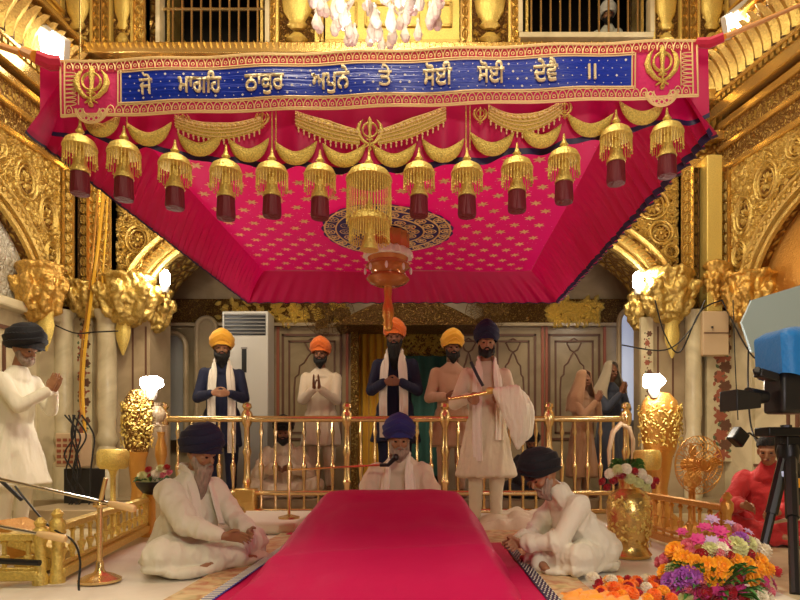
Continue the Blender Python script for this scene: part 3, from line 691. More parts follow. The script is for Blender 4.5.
for t in (.205, .775, .81): tl(lin(118, 634, t), .003)
tl(lin(118, 634, .235), .0035)
for px in (62, 66, 692, 697): tl([(px, t / 10) for t in range(11)], .004)
for px in (80, 680): tl([(px, .2 + .06 * t) for t in range(11)], .003)
for px in (118, 121, 632, 635): tl([(px, .2 + .06 * t) for t in range(11)], .0035)
npx = 8.2; i = 0; px = 70
while px < 690:
    for (t0, t1) in ((.03, .185), (.81, .965)):
        if t0 < .5 and (78 < px < 106 or 648 < px < 676): continue
        g.tube([BN(px + npx * .5 * cos(pi * k / 6), t0 + .01 + (t1 - t0) * sin(pi * k / 6), .006) for k in range(7)], .0026, 4, False)
        g.ring(lambda a, b_, n=0: BP(a, b_, n + .006), px, ((t0 + t1) / 2 - .01) * 56, 1.5, 1.5, .45, .002, 8)
    px += npx
for e, px in ((1, 73), (-1, 686)):
    for k in range(8):
        t = .22 + k * .075; g.tube([BN(px + e * (-6 + 11 * sin(pi * j / 6)), t + .035 * cos(pi * j / 6), .006) for j in range(7)], .0026, 4, False)
g.build('border_embroidery', 'pale_thread', ban)
# round lobes below the emblems
for px, py in ((93, 0), (661, 0)):
    g = MB(); pl = lambda a, b_, n=0, px=px: BN(px + a, b_ / 56, n)
    vs = [pl(16 * cos(pi + pi * k / 20), 7 + 15 * sin(pi + pi * k / 20), .007) for k in range(21)]
    g.add(vs + [pl(0, 7, .008)], [(k, k + 1, 21) for k in range(20)]); lo = g.build('lobe', 'banner_pink', ban)
    g = MB()
    for rr in (16, 14.6, 8): g.tube([pl(rr * cos(pi + pi * k / 20), 7 + rr * .94 * sin(pi + pi * k / 20), .01) for k in range(21)], .0035, 5)
    for k in range(7):
        q = pi + pi * (k + .5) / 7; g.ring(lambda a, b_, n=0: pl(a, b_, n + .009), 11.3 * cos(q), 7 + 10.6 * sin(q), 2.2, 2.2, .7, .002, 8)
    g.build('lobe_embroidery', 'pale_thread', lo)
    g = MB(); khanda(g, lambda a, b_, n=0, px=px: BN(px + a, (b_ + 29) / 56, n + .01), 0, 0, 21, .014); g.build('khanda_emblem', 'gold_thread', ban)
g = MB(); r_ = random.Random(5)
for px in range(126, 630, 9):
    for j in range(4):
        t = .3 + .13 * j; a = px + (4.5 if j % 2 else 0); e = .7 if r_.random() < .8 else 1.4; g.add([BN(a - e, t, .009), BN(a, t - e / 56, .009), BN(a + e, t, .009), BN(a, t + e / 56, .009)], [(0, 1, 2, 3)])
g.build('sequins', 'glitter', ban)['kind'] = 'stuff'
def word(txt, p0, p1, t0=.34, t1=.74):
    cu = bpy.data.curves.new('w', 'FONT'); cu.body = txt; cu.size = 1; cu.resolution_u = 3; cu.offset = 0 if len(txt) < 3 else .018
    o = bpy.data.objects.new('w', cu); COL.objects.link(o); bpy.context.view_layer.update()
    me = bpy.data.meshes.new_from_object(o.evaluated_get(bpy.context.evaluated_depsgraph_get())); bpy.data.objects.remove(o)
    xs_ = [v.co.x for v in me.vertices]; x0, x1 = min(xs_), max(xs_)
    bm = bmesh.new(); bm.from_mesh(me); r = bmesh.ops.extrude_face_region(bm, geom=list(bm.faces))
    for v in [e for e in r['geom'] if isinstance(e, bmesh.types.BMVert)]: v.co.z += 1
    sc = (p1 - p0) / (x1 - x0)
    for v in bm.verts:
        a, b_, n_ = v.co; v.co = BN(p0 + (a - x0) * sc, .335 + (b_ + .02) * .42, .013 + .009 * n_)
    bmesh.ops.recalc_face_normals(bm, faces=bm.faces); bm.to_mesh(me); bm.free(); me.materials.clear(); me.materials.append(M['letter'])
    o = bpy.data.objects.new('lettering', me); COL.objects.link(o); o.parent = ban
M['letter'] = plain('letter_thread', (.9, .72, .42), .5, .15, bump=.5, bscale=150)
for w_, a, c_ in (("ਜੋ", 141, 154), ("ਮਾਗਿਹ", 180, 222), ("ਠਾਕੁਰ", 246, 285), ("ਅਪੁਨੇ", 312, 350), ("ਤੇ", 379, 392), ("ਸੋਈ", 423, 452), ("ਸੋਈ", 477, 504), ("ਦੇਵੈ", 533, 557), ("॥", 587, 595)): word(w_, a, c_)
# rolled cloth ends and ropes
g = MB(); g.tube([BN(62, .97), P(50, 63, 2.75), P(36, 57, 2.72)], [.03, .035, .03], 8); g.build('tie_roll', 'banner_red', ban)
g = MB(); g.tube([BN(697, .97), P(710, 43, 2.75), P(724, 37, 2.72)], [.02, .024, .02], 8); g.build('tie_roll', 'banner_red', ban)
g = MB(); g.tube([P(36, 57, 2.72), P(25, 52, 3.0)], .025, 8); g.tube([P(22, 53, 3.0), P(-30, 36, 3.6), P(-200, -20, 5.2)], .018, 8); tag(g.build('canopy_rope', 'saffron'), 'orange cloth rope tying the banner end to the gilded wall by the flood lamp', 'rope')
g = MB(); g.tube([P(724, 37, 2.72), P(760, 22, 3.2), P(830, -8, 4.2), P(900, -30, 5.0)], .012, 8); tag(g.build('canopy_rope', 'saffron'), 'thin orange rope running from the banner end marked by two short strokes', 'rope')
g = MB()
for px, py in ((80, 40), (700, 30)): g.tube([P(px, py + 20, 2.86), P(px, -500, 2.86)], .004, 5)
g.build('suspension_cord', 'gold', canopy)
# ---------------- hanging bells ----------------
def bell(px, top, W=.073, H=.33, tassel=True, name='hanging_bell'):
    y = FY - .07; t = thing(name, 'x', 'ornament', P(px, top, y))
    g = MB(); w = W
    g.lathe([(.004, 0), (.007, -.03), (.014, -.05), (.02, -.058), (.01, -.066), (.016, -.074), (w * .5, -.085), (w * .85, -.105), (w, -.13), (w * 1.03, -.142), (w * .98, -.145)], (0, 0, 0), 22); g.build('dome', 'gold_bright', t)
    g = MB(); n_ = 30 if W < .08 else 46; L = .085 if H < .4 else .2
    for k in range(n_):
        q = 2 * pi * k / n_; x_, y_ = w * .96 * cos(q), w * .96 * sin(q); g.tube([(x_, y_, -.14), (x_ * 1.02, y_ * 1.02, -.14 - L * (1 if k % 2 else .9))], .0022, 4)
        g.ball((x_ * 1.02, y_ * 1.02, -.14 - L * (1 if k % 2 else .9)), .005, 5, 3)
    g.build('bead_fringe', 'gold_thread', t)
    if H < .4:
        g = MB(); g.lathe([(.012, -.14), (.02, -.15), (.024, -.19), (.03, -.22), (.042, -.255), (.044, -.265), (.03, -.268)], (0, 0, 0), 16); g.build('clapper_bell', 'gold_bright', t)
        if tassel:
            g = MB(); g.lathe([(.03, -.262), (.038, -.268), (.039, -.3), (.041, -.355), (.038, -.37), (.02, -.372)], (0, 0, 0), 28, 1, .12, 28); g.build('tassel', 'tassel', t)
    return t
proto = None
names = ['below the emblem at the end with the first letters', 'below the first blue letters', 'under the first small khanda of the garland', 'under the first embroidered swag', 'under the second small khanda', 'just beside the large central bell, nearer the banner start', None,
         'just beside the large central bell, nearer the banner end', 'two along from the central bell towards the banner end', 'under the last embroidered swag', 'under the last small khanda of the front valance', 'third crescent before the banner end, hung high', 'below the emblem at the end with two strokes']
labs = ['leftmost golden bell with long maroon tassel under the first banner emblem', 'second golden bell from the left with maroon tassel', 'third golden bell from the left, under a small embroidered khanda', 'fourth golden bell from the left, under the first golden swag', 'fifth golden bell from the left, its tassel dark against the silk', 'golden bell immediately left of the big central bell', None, 'golden bell immediately right of the big central bell', 'golden bell second to the right of the big central bell', 'golden bell fourth from the right end, under the last swag', 'golden bell third from the right end below a small khanda', 'golden bell second from the right end, hung high', 'rightmost golden bell with maroon tassel against the gilded wall']
for i, (px, tp) in enumerate(zip(bxs, tops)):
    if i == 6: continue
    if proto is None: proto = bell(px, tp); o = proto
    else: o = dup(proto, P(px, tp, FY - .07 + .01 * (i % 2)))
    o['label'] = labs[i]; o['group'] = 'golden bells along the canopy front'
    o.scale = (1, 1, .93 if i in (0, 1, 3, 11) else .86)
bg = bell(369, 150, .105, .5); bg['label'] = 'largest golden dome bell with long bead fringe at the canopy centre'
b2 = bell(369, 192, .095, .39, False, 'nested_bell'); b2['label'] = 'golden bell nested under the fringe of the largest central bell'; b2.location.y += .015
# tiered ornament under the medallion
t = thing('tiered_pendant', 'amber glass tiered pendant with white frill hanging from the medallion', 'pendant lamp', (MC[0], MC[1], RZ))
g = MB(); g.lathe([(.17, -.02), (.17, -.13), (.16, -.16)], (0, 0, 0), 28, 1, .1, 14); g.build('bead_curtain', 'amber_glass', t)
g = MB(); g.lathe([(.16, -.15), (.19, -.17), (.2, -.22), (.17, -.225)], (0, 0, 0), 36, 1, .12, 18); g.build('white_frill', 'scarf', t)
g = MB(); g.lathe([(.17, -.225), (.155, -.26), (.18, -.28), (.185, -.3), (.15, -.32), (.13, -.36), (.17, -.38), (.18, -.4), (.15, -.43), (.1, -.45), (.03, -.46)], (0, 0, 0), 28); g.build('glass_tiers', 'amber_glass', t)
g = MB(); g.lathe([(.03, -.42), (.035, -.5), (.028, -.56), (.045, -.63), (.05, -.7), (.035, -.74), (.042, -.78), (.03, -.82), (.01, -.83)], (0, 0, 0), 18); g.build('finial', 'gold_orange', t)
for k in range(8):
    q = k * pi / 4; g = MB(); g.ball((.19 * cos(q), .19 * sin(q), -.33), (.012, .012, .03), 8, 6); g.build('glass_drop', 'crystal', t)
# ---------------- crystal chandelier above ----------------
CH = P(365, -40, 4.4)
t = thing('chandelier', 'large crystal chandelier with many drops above the banner', 'chandelier', CH)
g = MB(); g.tube([(0, 0, .1), (0, 0, 7.2 - CH.z)], .015, 6); g.lathe([(.05, .2), (.12, .1), (.2, 0), (.12, -.08), (.04, -.14)], (0, 0, 0), 18); g.build('stem', 'gold', t)
for ring_, (rr, zz, nn) in enumerate(((.58, .0, 14), (.36, -.1, 9))):
    for k in range(nn):
        q = 2 * pi * k / nn + .2; g = MB(); g.tube([(.08 * cos(q), .08 * sin(q), zz - .02), (rr * .5 * cos(q), rr * .5 * sin(q), zz - .1), (rr * .85 * cos(q), rr * .85 * sin(q), zz - .08), (rr * cos(q), rr * sin(q), zz)], .012, 6)
        g.lathe([(.02, 0), (.05, .015), (.055, .03), (.02, .03)], (rr * cos(q), rr * sin(q), zz), 10); g.build('arm', 'crystal', t)
        g = MB(); g.ball((rr * cos(q), rr * sin(q), zz + .08), (.018, .018, .04), 8, 6); g.build('candle_bulb', 'candle', t)
r_ = random.Random(11)
g0 = MB(); g0.lathe([(.002, 0), (.011, -.015), (.006, -.028), (.014, -.05), (.026, -.085), (.018, -.11), (.002, -.12)], (0, 0, 0), 8)
dr = g0.build('crystal_drop', 'crystal', t, smooth=False); dr.location = (.58, 0, -.02)
for k in range(96):
    d = dr.copy(); COL.objects.link(d); d.parent = t; q = r_.random() * 6.28; rr = r_.choice((.6, .56, .36, .38, .22)) + r_.uniform(-.04, .04); d.location = (rr * cos(q), rr * sin(q), -.03 - r_.random() * .06 - (.62 - rr) * .35); d.scale = (1.5, 1.5, r_.uniform(1.2, 1.9))
point('chandelier_glow', CH + V((0, -.2, -.55)), 24, (1, .86, .66), .3)
# ================= DAIS =================
t = thing('draped_dais', 'low dais draped in plain magenta silk in the middle of the floor', 'dais')
g = MB()
prof = [(1.2, .05), (2.0, .06), (2.4, .075), (2.7, .12), (3.0, .195), (3.3, .275), (3.6, .36), (3.85, .415), (3.95, .42), (4.02, .39), (4.06, .2), (4.08, .05)]
def dz(y):
    for (a, za), (c_, zc) in zip(prof, prof[1:]):
        if y <= c_: q = (y - a) / (c_ - a); q = q * q * (3 - 2 * q) * .3 + q * .7; return za + (zc - za) * q
    return .04
def dais(s, t):
    y = 1.2 + (4.08 - 1.2) * t; z = dz(y); xc = -.215 if y > 2 else -.215
    u = 2 * s - 1; wt = (.42 + .06 * (4 - y) * .8) ; wb = (.68 if y > 3 else .68 + (3 - y) * .0)
    k = max(0, (y - 2.5) / 1.5); wt = .56 + (.39 - .56) * min(1, k); wb = .63 + (.62 - .63) * min(1, k)
    a = abs(u)
    if a < .62: x = wt * a / .62; zz = z - .012 * (a / .62) ** 4
    else: q = (a - .62) / .38; x = wt + (wb - wt) * (q ** .8); zz = (z - .012) * (1 - q ** 1.25) + .035 * q
    x = x if u > 0 else -x; x -= .0
    fold = .010 * sin(y * 14 + x * 3) * (.25 + .75 * min(1, max(0, (a - .62) / .2))) + .011 * noise.noise(V((x * 3, y * 4, 1))) + .006 * noise.noise(V((x * 9, y * 5, 4)))
    if .2 < t < .75: fold += .012 * exp(-((y - 2.95 - .15 * x) / .035) ** 2)
    return V((xc + x + fold * .7 * min(1, max(0, (a - .62) / .2)), y, max(.036, zz + fold)))
g.grid(dais, 90, 110); g.build('silk_cover', 'pink', t)
g = MB(); g.grid(lambda s, q: V((-.93 + 1.44 * s, 1.2 + 2.97 * q, .04 + .003 * sin(q * 30))), 20, 60); g.build('under_sheet', 'pink', t)
for e, x0 in ((0, -.96), (1, .50)):
    g = MB(); g.grid(lambda s, q: V((x0 + .06 * s + (.015 * q if e else 0), 1.2 + 2.95 * q, .047)), 2, 60); b_o = g.build('edge_ribbon', 'navy_trim' if e else 'banner_blue', t)
    g = MB(); n_ = 70
    for i in range(n_):
        y = 1.8 + i * (2.3 / n_)
        if e: 
            for j in range(3): g.box((x0 + .012 + .018 * j + .01 * (i % 2) + .012 * (y - 1.2) / 3, y, .05), (.006, .009, .003))
        else: g.box((x0 + .03, y, .05), (.05, .011, .003))
    g.build('ribbon_pattern', 'white', b_o, smooth=False)['kind'] = 'stuff'
# white cushion slab behind the dais and small cloths
g = MB(); g.box((-1.42, 5.15, .065), (.8, .9, .1)); tag(g.build('white_mattress', 'white', bevel=.03), 'flat white mattress on the floor against the brass railing', 'mattress')
def crumple(nm, mt, c, sx, sy, h, lab, cat, seed):
    g = MB()
    def f(s, q):
        a, b_ = 2 * s - 1, 2 * q - 1; e = max(0, 1 - a * a) * max(0, 1 - b_ * b_)
        return V((c[0] + a * sx + .03 * noise.noise(V((a * 4, b_ * 4, seed))), c[1] + b_ * sy + .03 * noise.noise(V((b_ * 3, a * 5, seed))), c[2] + e ** .5 * h * (.75 + .9 * abs(noise.noise(V((a * 3 + seed, b_ * 3, seed)))))))
    g.grid(f, 36, 30); tag(g.build(nm, mt), lab, cat)
crumple('folded_cloth', 'white_warm', (.95, 5.2, .02), .55, .32, .16, 'crumpled cream cloth on the floor behind the bending seated man', 'cloth', 3)
crumple('small_kerchief', 'crimson', (-.95, 4.62, .03), .12, .05, .02, 'small red kerchief lying flat on the carpet beside the dais corner', 'cloth', 5)
crumple('small_kerchief', 'pink_bright', (-.76, 4.5, .03), .1, .08, .05, 'bunched magenta kerchief tucked against the dais corner', 'cloth', 6)
crumple('saffron_cloth', 'saffron', (.74, 2.5, .02), .15, .25, .05, 'rounded saffron cloth bundle on the floor next to the loose flower heads', 'cloth', 8)
# ================= RAILINGS =================
RY = 6.38
rail = thing('brass_railing', 'polished brass railing with turned balusters separating the standing men', 'railing')
for py, r in ((419, .035), (493, .03), (511, .03)):
    g = MB(); g.tube([(X(163, RY), RY, Z(py, RY)), (X(628, RY), RY, Z(py, RY))], r, 10); g.build('rail', 'brass', rail)
posts = [164, 247, 347, 445, 549, 626]
def turned(z0, z1, r, seg=10):
    L = z1 - z0; return [(r, z0), (r * 1.4, z0 + .03 * L), (r, z0 + .06 * L), (r * .9, z0 + .3 * L), (r * 1.9, z0 + .47 * L), (r * 1.9, z0 + .5 * L), (r * .9, z0 + .53 * L), (r * .85, z0 + .8 * L), (r * 1.6, z0 + .86 * L), (r, z0 + .9 * L), (r, z1)]
for px in posts:
    g = MB(); x = X(px, RY)
    g.lathe([(.05, 0), (.055, .06), (.036, .1), (.032, .3), (.05, .34), (.036, .38), (.032, .6), (.048, .66), (.032, .72), (.03, .92), (.05, .96), (.06, 1.0), (.06, 1.06), (.045, 1.09), (.03, 1.11), (.052, 1.135), (.045, 1.17), (.015, 1.19)], (x, RY, 0), 14)
    g.build('post', 'brass', rail)
g = MB(); g.bb(X(238, RY), X(258, RY), RY - .14, RY + .02, 0, .28); g.build('gold_base_block', 'gold', rail, bevel=.015)
for a, c_ in zip(posts, posts[1:]):
    n_ = max(2, round((c_ - a) / 13.6))
    for i in range(1, n_):
        px = a + (c_ - a) * i / n_; g = MB(); g.lathe(turned(Z(511, RY), Z(419, RY), .0155), (X(px, RY), RY, 0), 8); g.build('baluster', 'brass', rail)
def low_rail(nm, lab, A, B, H, nb, mt, end=True, r=.012):
    A, B = V(A), V(B); t = thing(nm, lab, 'railing'); d = (B - A); L = d.length; d.normalize(); ang = atan2(d.y, d.x); rot = Matrix.Rotation(ang, 3, 'Z')
    for z, h_, w_ in ((H - .02, .035, .06), (.06, .05, .07), (H * .32, .02, .03)):
        g = MB(); g.box((A + B) / 2 + V((0, 0, z)), (L, w_, h_), rot); g.build('rail', mt, t, bevel=.006)
    for i in range(nb):
        p = A.lerp(B, (i + .5) / nb); g = MB(); g.lathe(turned(.06, H - .02, r), p, 8); g.build('baluster', mt, t)
    for p in (A, B):
        g = MB(); g.lathe([(.036, 0), (.036, .05), (.026, .07), (.024, H - .06), (.036, H - .03), (.036, H + .01), (.02, H + .03), (.03, H + .05), (.01, H + .075)], p, 12); g.build('post', mt, t)
    return t
low_rail('low_balustrade', 'low golden balustrade running beside the white floor sheet on the singer side', (-1.86, 3.02, 0), (-2.22, 4.75, 0), .31, 13, 'gold_bright')
low_rail('low_balustrade', 'short golden balustrade segment at the near corner by the microphone booms', (-2.95, 2.92, 0), (-1.92, 2.98, 0), .27, 9, 'gold_bright')
low_rail('low_balustrade', 'low bronze balustrade between the flower vase and the pedestal fan', (1.62, 4.9, 0), (1.75, 3.5, 0), .36, 12, 'gold_orange')
g = MB(); g.bb(-3.6, -2.5, 5.2, 5.85, 0, .16); tag(g.build('side_plinth', 'marble_pink', bevel=.01), 'low marble step behind the golden balustrade beside the corner columns', 'step')
# folded gilded stuff behind the low rail
for i, (px, py, Y, a) in enumerate(((40, 545, 3.35, .3), (30, 533, 3.5, -.2))):
    g = MB(); c = P(px, py, Y); g.box(c, (.32, .22, .06), Matrix.Rotation(a, 3, 'Z') @ Matrix.Rotation(.35, 3, 'Y')); 
    c2 = V((c.x, c.y, c.z / 2 - .02)); g.box(c2, (.2, .14, c.z - .08))
    tag(g.build('folding_book_rest', 'gold_bright' if i == 0 else 'gold_orange', bevel=.008), ('yellow gilded' if i == 0 else 'orange gilded') + ' folding book rest behind the corner of the golden balustrade', 'book rest')
# ================= LAMPS =================
def glitter_stand(px, py0, py1, Y, w, lab, mt):
    t = thing('gilded_shield_stand', lab, 'ornament', (X(px, Y), Y, 0)); z0, z1 = Z(py1, Y), Z(py0, Y)
    g = MB(); pts = []
    n_ = 16; g.lathe([(w * .75, z0), (w * .85, z0 + .1), (w, z0 + (z1 - z0) * .5), (w * 1.0, z1 - .2), (w * .8, z1 - .08), (w * .45, z1 - .01), (.01, z1)], (0, 0, 0), 22, .45); g.build('shield', mt, t)
    g = MB(); r_ = random.Random(px)
    for i in range(260):
        q = -pi * r_.random(); zz = r_.uniform(z0 + .05, z1 - .12); pl = plane((w * cos(q), w * .45 * sin(q), zz), (-sin(q), cos(q), 0), (0, 0, 1), (cos(q), sin(q), 0)); g.leaf(pl, 0, 0, r_.random() * 6.28, .035, .009, .008)
    g.build('chased_leaves', 'gold_bright', t)
    g = MB(); g.lathe([(w * .9, 0), (w * .9, .08), (w * .5, .14), (w * .35, z0 * .5), (w * .6, z0 - .06), (w * .75, z0)], (0, 0, 0), 16, .6); g.build('pedestal', 'gold_orange', t); return t
glitter_stand(137, 389, 452, 5.3, .135, 'glittering gilded shield stand beside the small flower bowl', 'gold_fine')
glitter_stand(660, 392, 450, 5.3, .19, 'glittering gilded shield stand beside the pedestal fan', 'gold_orange')
def cfl(px, py, Y, lab, power, ext=1, wallp=None):
    c = P(px, py, Y); t = thing('fluorescent_lamp', lab, 'lamp', c)
    g = MB()
    for k in range(3):
        q = k * 2.09; g.tube([(.03 * cos(q), .03 * sin(q), -.07), (.035 * cos(q), .035 * sin(q), .05), (.012 * cos(q + .7), .012 * sin(q + .7), .085), (.035 * cos(q + 1), .035 * sin(q + 1), .05), (.03 * cos(q + 1), .03 * sin(q + 1), -.07)], .016 * ext, 6)
    tube_ = g.build('glass_tube', 'bulb', t)
    if ext > 1.6: tube_.rotation_euler = (0, R(90), 0); tube_.location = (-.01, 0, .0)
    g = MB(); g.lathe([(.03, -.15), (.045, -.12), (.045, -.07), (.02, -.065)], (0, 0, 0), 14); g.build('lamp_base', 'ac_white', t)
    if wallp:
        g = MB(); g.tube([(0, 0, -.14), (0, .02, -.2), V(wallp) - c], .012, 6); g.build('bracket', 'gold', t)
    l = point('lamp_light', c + V((0, -.12, 0)), power, (1, .87, .7), .08); return t
cfl(152, 383, 5.3, 'glaring white lamp above the gilded shield stand near the flower bowl', 16, 1.7, P(139, 398, 5.35))
cfl(654, 381, 5.25, 'glaring white lamp above the gilded shield stand near the pedestal fan', 18, 1.9, P(659, 398, 5.3))
cfl(165, 279, 6.7, 'bright lamp fixed high at the arch springing beside the corner capital', 14, 1.4, P(150, 290, 6.85))
cfl(638, 281, 6.7, 'bright lamp fixed high at the arch springing on the fan side', 14, 1.5, P(655, 292, 6.85))
def flood(px, py, Y, w, h, rot, lab, tgt, pw):
    c = P(px, py, Y); t = thing('flood_panel', lab, 'lamp', c); t.rotation_euler = rot
    g = MB(); g.box((0, .035, 0), (w + .06, .07, h + .06)); g.build('housing', 'ac_white', t, bevel=.01)
    g = MB(); g.box((0, -.004, 0), (w, .01, h)); g.build('lit_face', 'panel_lit', t, smooth=False)
    area('flood_light', c + (V(tgt) - c).normalized() * .12, tgt, w, pw, (1, .92, .78), h)
flood(44, 44, 6.1, .5, .26, (R(30), R(35), R(-10)), 'bright rectangular flood panel on the cornice by the thick orange rope', (0, 5.5, 3.2), 45)
flood(741, 18, 6.2, .34, .16, (R(30), R(-40), R(10)), 'bright rectangular flood panel high above the leaf cornice by the thin orange rope', (.5, 6, 3.2), 38)
# ================= FURNITURE AND EQUIPMENT =================
# air conditioner
Y = 7.75; x0, x1 = X(222, Y), X(268, Y); zt = Z(311, Y)
t = thing('air_conditioner', 'tall white floor standing air conditioner against the marble wall', 'air conditioner', ((x0 + x1) / 2, Y, .14)); W = x1 - x0; H = zt - .14
g = MB(); g.bb(-W / 2, W / 2, 0, .32, .4 * H, H); g.build('body', 'ac_white', t, bevel=.012)
g = MB(); g.bb(-W / 2 + .01, W / 2 - .01, .01, .32, 0, .4 * H); g.build('lower_panel', 'ac_grey', t, bevel=.01)
g = MB(); g.bb(-W / 2 + .03, W / 2 - .03, -.004, .02, .865 * H, .985 * H); g.build('outlet_grille', 'black', t)
for i in range(6): g = MB(); z = H * (.875 + .02 * i); g.bb(-W / 2 + .03, W / 2 - .03, -.02, 0, z, z + .012); g.build('louvre', 'ac_grey', t, smooth=False)
g = MB(); g.bb(-.04, .02, -.01, .01, .66 * H, .79 * H); g.build('display', 'black', t)
g = MB(); g.bb(-.05, .03, -.006, .01, .79 * H, .8 * H); g.build('badge', 'ac_grey', t)
# fans
def fan(nm, lab, c, r, yaw, stand, cage, blade, pitch=0):
    t = thing(nm, lab, 'fan', c, yaw); rot = Matrix.Rotation(R(90) + pitch, 3, 'X'); g = MB()
    for k in range(32):
        q = 2 * pi * k / 32; a = lambda rr, d: rot @ V((rr * cos(q), rr * sin(q), d))
        g.tube([a(r * .2, .07), a(r * .75, .065), a(r, 0), a(r * .75, -.06), a(r * .2, -.07)], .003, 4, False)
    for rr, d in ((r, 0), (r * .75, .065), (r * .5, .07), (r * .75, -.06), (r * .2, .075)): g.tube([rot @ V((rr * cos(2 * pi * k / 30), rr * sin(2 * pi * k / 30), d)) for k in range(31)], .004, 5, False)
    g.build('cage', cage, t)
    for k in range(3):
        g = MB(); q0 = k * 2.094
        g.grid(lambda s, u: rot @ V(((.04 + (r * .86 - .04) * s) * cos(q0 + (u - .5) * (1.1 * sin(pi * (.2 + .75 * s)))), (.04 + (r * .86 - .04) * s) * sin(q0 + (u - .5) * (1.1 * sin(pi * (.2 + .75 * s)))), (u - .5) * .06)), 8, 6); g.build('blade', blade, t)
    g = MB(); g.lathe([(.01, .05), (.05, .04), (.06, 0), (.06, -.1), (.05, -.16), (.01, -.18)], (0, 0, 0), 14, rot=rot); g.build('motor', blade, t)
    if stand:
        g = MB(); z = -c[2]; g.lathe([(.2, z), (.2, z + .03), (.06, z + .06), (.03, z + .1), (.025, z + .4), (.045, z + .43), (.025, z + .46), (.025, -.14), (.05, -.1), (.03, -.06)], (0, .08, 0), 16); g.build('stand', cage, t)
    else:
        g = MB(); g.tube([rot @ V((0, 0, -.1)), (0, .3, .05)], .02, 6); g.build('bracket', 'black_metal', t)
    return t
fan('pedestal_fan', 'golden pedestal fan standing before the inlaid marble pier', tuple(P(699, 465, 4.85)), .235, .3, True, 'gold_orange', 'gold_orange')
fan('wall_fan', 'dark wall fan under the canopy edge above the orange turbaned man', tuple(P(329, 314, 7.8)), .33, .1, False, 'gold_dark', 'gold_dark', -.35)
fan('wall_fan', 'dark wall fan above the man holding the white whisk', tuple(P(487, 312, 7.8)), .28, -.1, False, 'gold_dark', 'gold_dark', -.35)
# gold drums
def drum(px, py, Y, r, h, lab, pole):
    c = P(px, py, Y); t = thing('gilded_drum', lab, 'ornament', (c.x, c.y, 0)); z = c.z
    g = MB(); g.lathe([(r * .8, z - h / 2), (r, z - h * .35), (r * 1.04, z), (r, z + h * .35), (r * .85, z + h / 2), (r * .3, z + h * .52)], (0, 0, 0), 24, 1, .05, 24); g.build('drum', 'gold_bright', t)
    g = MB(); g.lathe([(r * .6, 0), (r * .5, .04), (.025, .08), (.02, z * .35), (.045, z * .4), (.02, z * .45), (.02, z * .75), (.03, z - h * .62), (r * .4, z - h / 2)], (0, 0, 0), 16); g.build('pole', pole, t)
drum(113, 459, 4.9, .115, .16, 'yellow gilded drum on a turned pole near the low golden balustrade', 'gold_bright')
drum(647, 460, 5.1, .11, .17, 'gilded drum on a pole behind the flower vase', 'gold_orange')
def urn(px, py0, py1, Y, r, mt, lab, base):
    t = thing('small_urn', lab, 'urn', (X(px, Y), Y, 0)); z0, z1 = Z(py1, Y), Z(py0, Y); h = z1 - z0; g = MB()
    g.lathe([(r * .6, z0), (r * .5, z0 + .1 * h), (r, z0 + .4 * h), (r * .95, z0 + .6 * h), (r * .5, z0 + .85 * h), (r * .7, z1)], (0, 0, 0), 18); g.build('vessel', mt, t)
    g = MB(); g.bb(-r, r, -r, r, 0, z0); g.build('pedestal', base, t, bevel=.01)
urn(157, 403, 425, 5.6, .08, 'marble_pink', 'small pale urn directly beneath the glaring lamp near the flower bowl', 'marble_pink')
urn(161, 432, 470, 5.2, .05, 'gold_orange', 'slim copper urn between the shield stand and the brass railing', 'marble')
# curved horn by the right rail
g = MB(); pts = [P(610 + 0, 478, 5.6), P(609, 450, 5.6), P(613, 432, 5.6), P(621, 424, 5.6), P(629, 428, 5.6), P(633, 440, 5.6), P(633, 500, 5.6), P(633, 538, 5.6)]; g.tube(pts, [.012, .02, .026, .028, .024, .02, .018, .018], 12)
tag(g.build('curved_brass_pipe', 'cream'), 'cream hooked pipe curving over at the fan end of the brass railing', 'pipe')
# switch box, cables, conduits
Y = 6.66; t = thing('junction_box', 'beige rectangular junction cabinet fixed high on the inlaid marble pier', 'cabinet', P(716, 333, Y))
g = MB(); g.box((0, .06, 0), (.29, .12, .49)); g.build('body', 'cream', t, bevel=.008)
g = MB(); g.box((0, -.005, -.0), (.27, .01, .01)); g.build('seam', 'inlay', t); g = MB(); g.lathe([(.012, 0), (.012, .02)], (-.05, -.02, .05), 8); g.build('latch', 'black', t)
def cable(nm, pts, r, mt, lab, seg=7):
    P2 = [V(p) for p in pts]; out = []
    for i in range(len(P2) - 1):
        p0, p1, p2, p3 = P2[max(i - 1, 0)], P2[i], P2[i + 1], P2[min(i + 2, len(P2) - 1)]
        for k in range(seg):
            s = k / seg; out.append(.5 * ((2 * p1) + (p2 - p0) * s + (2 * p0 - 5 * p1 + 4 * p2 - p3) * s * s + (3 * p1 - p0 - 3 * p2 + p3) * s ** 3))
    out.append(P2[-1]); g = MB(); g.tube(out, r, 6); return tag(g.build(nm, mt), lab, 'cable' if 'cable' in nm else 'conduit')
cable('conduit', [P(105, 180, 6.6), P(99, 240, 6.6), P(91, 300, 6.6), P(84, 360, 6.6), P(83, 400, 6.6), P(87, 460, 6.5)], .018, 'yellow_pipe', 'thick yellow conduit slanting down the corner beside the inlay strip')
cable('conduit', [P(98, 190, 6.63), P(94, 240, 6.63), P(87, 310, 6.63), P(82, 345, 6.63), P(80, 400, 6.6), P(84, 420, 6.5)], .012, 'gold_orange', 'thinner orange conduit following the yellow conduit down the corner')
cable('conduit', [P(108, 188, 6.6), P(106, 230, 6.6), P(103, 290, 6.6), P(116, 293, 6.55)], .01, 'yellow_pipe', 'narrow yellow conduit bending towards the corner capital')
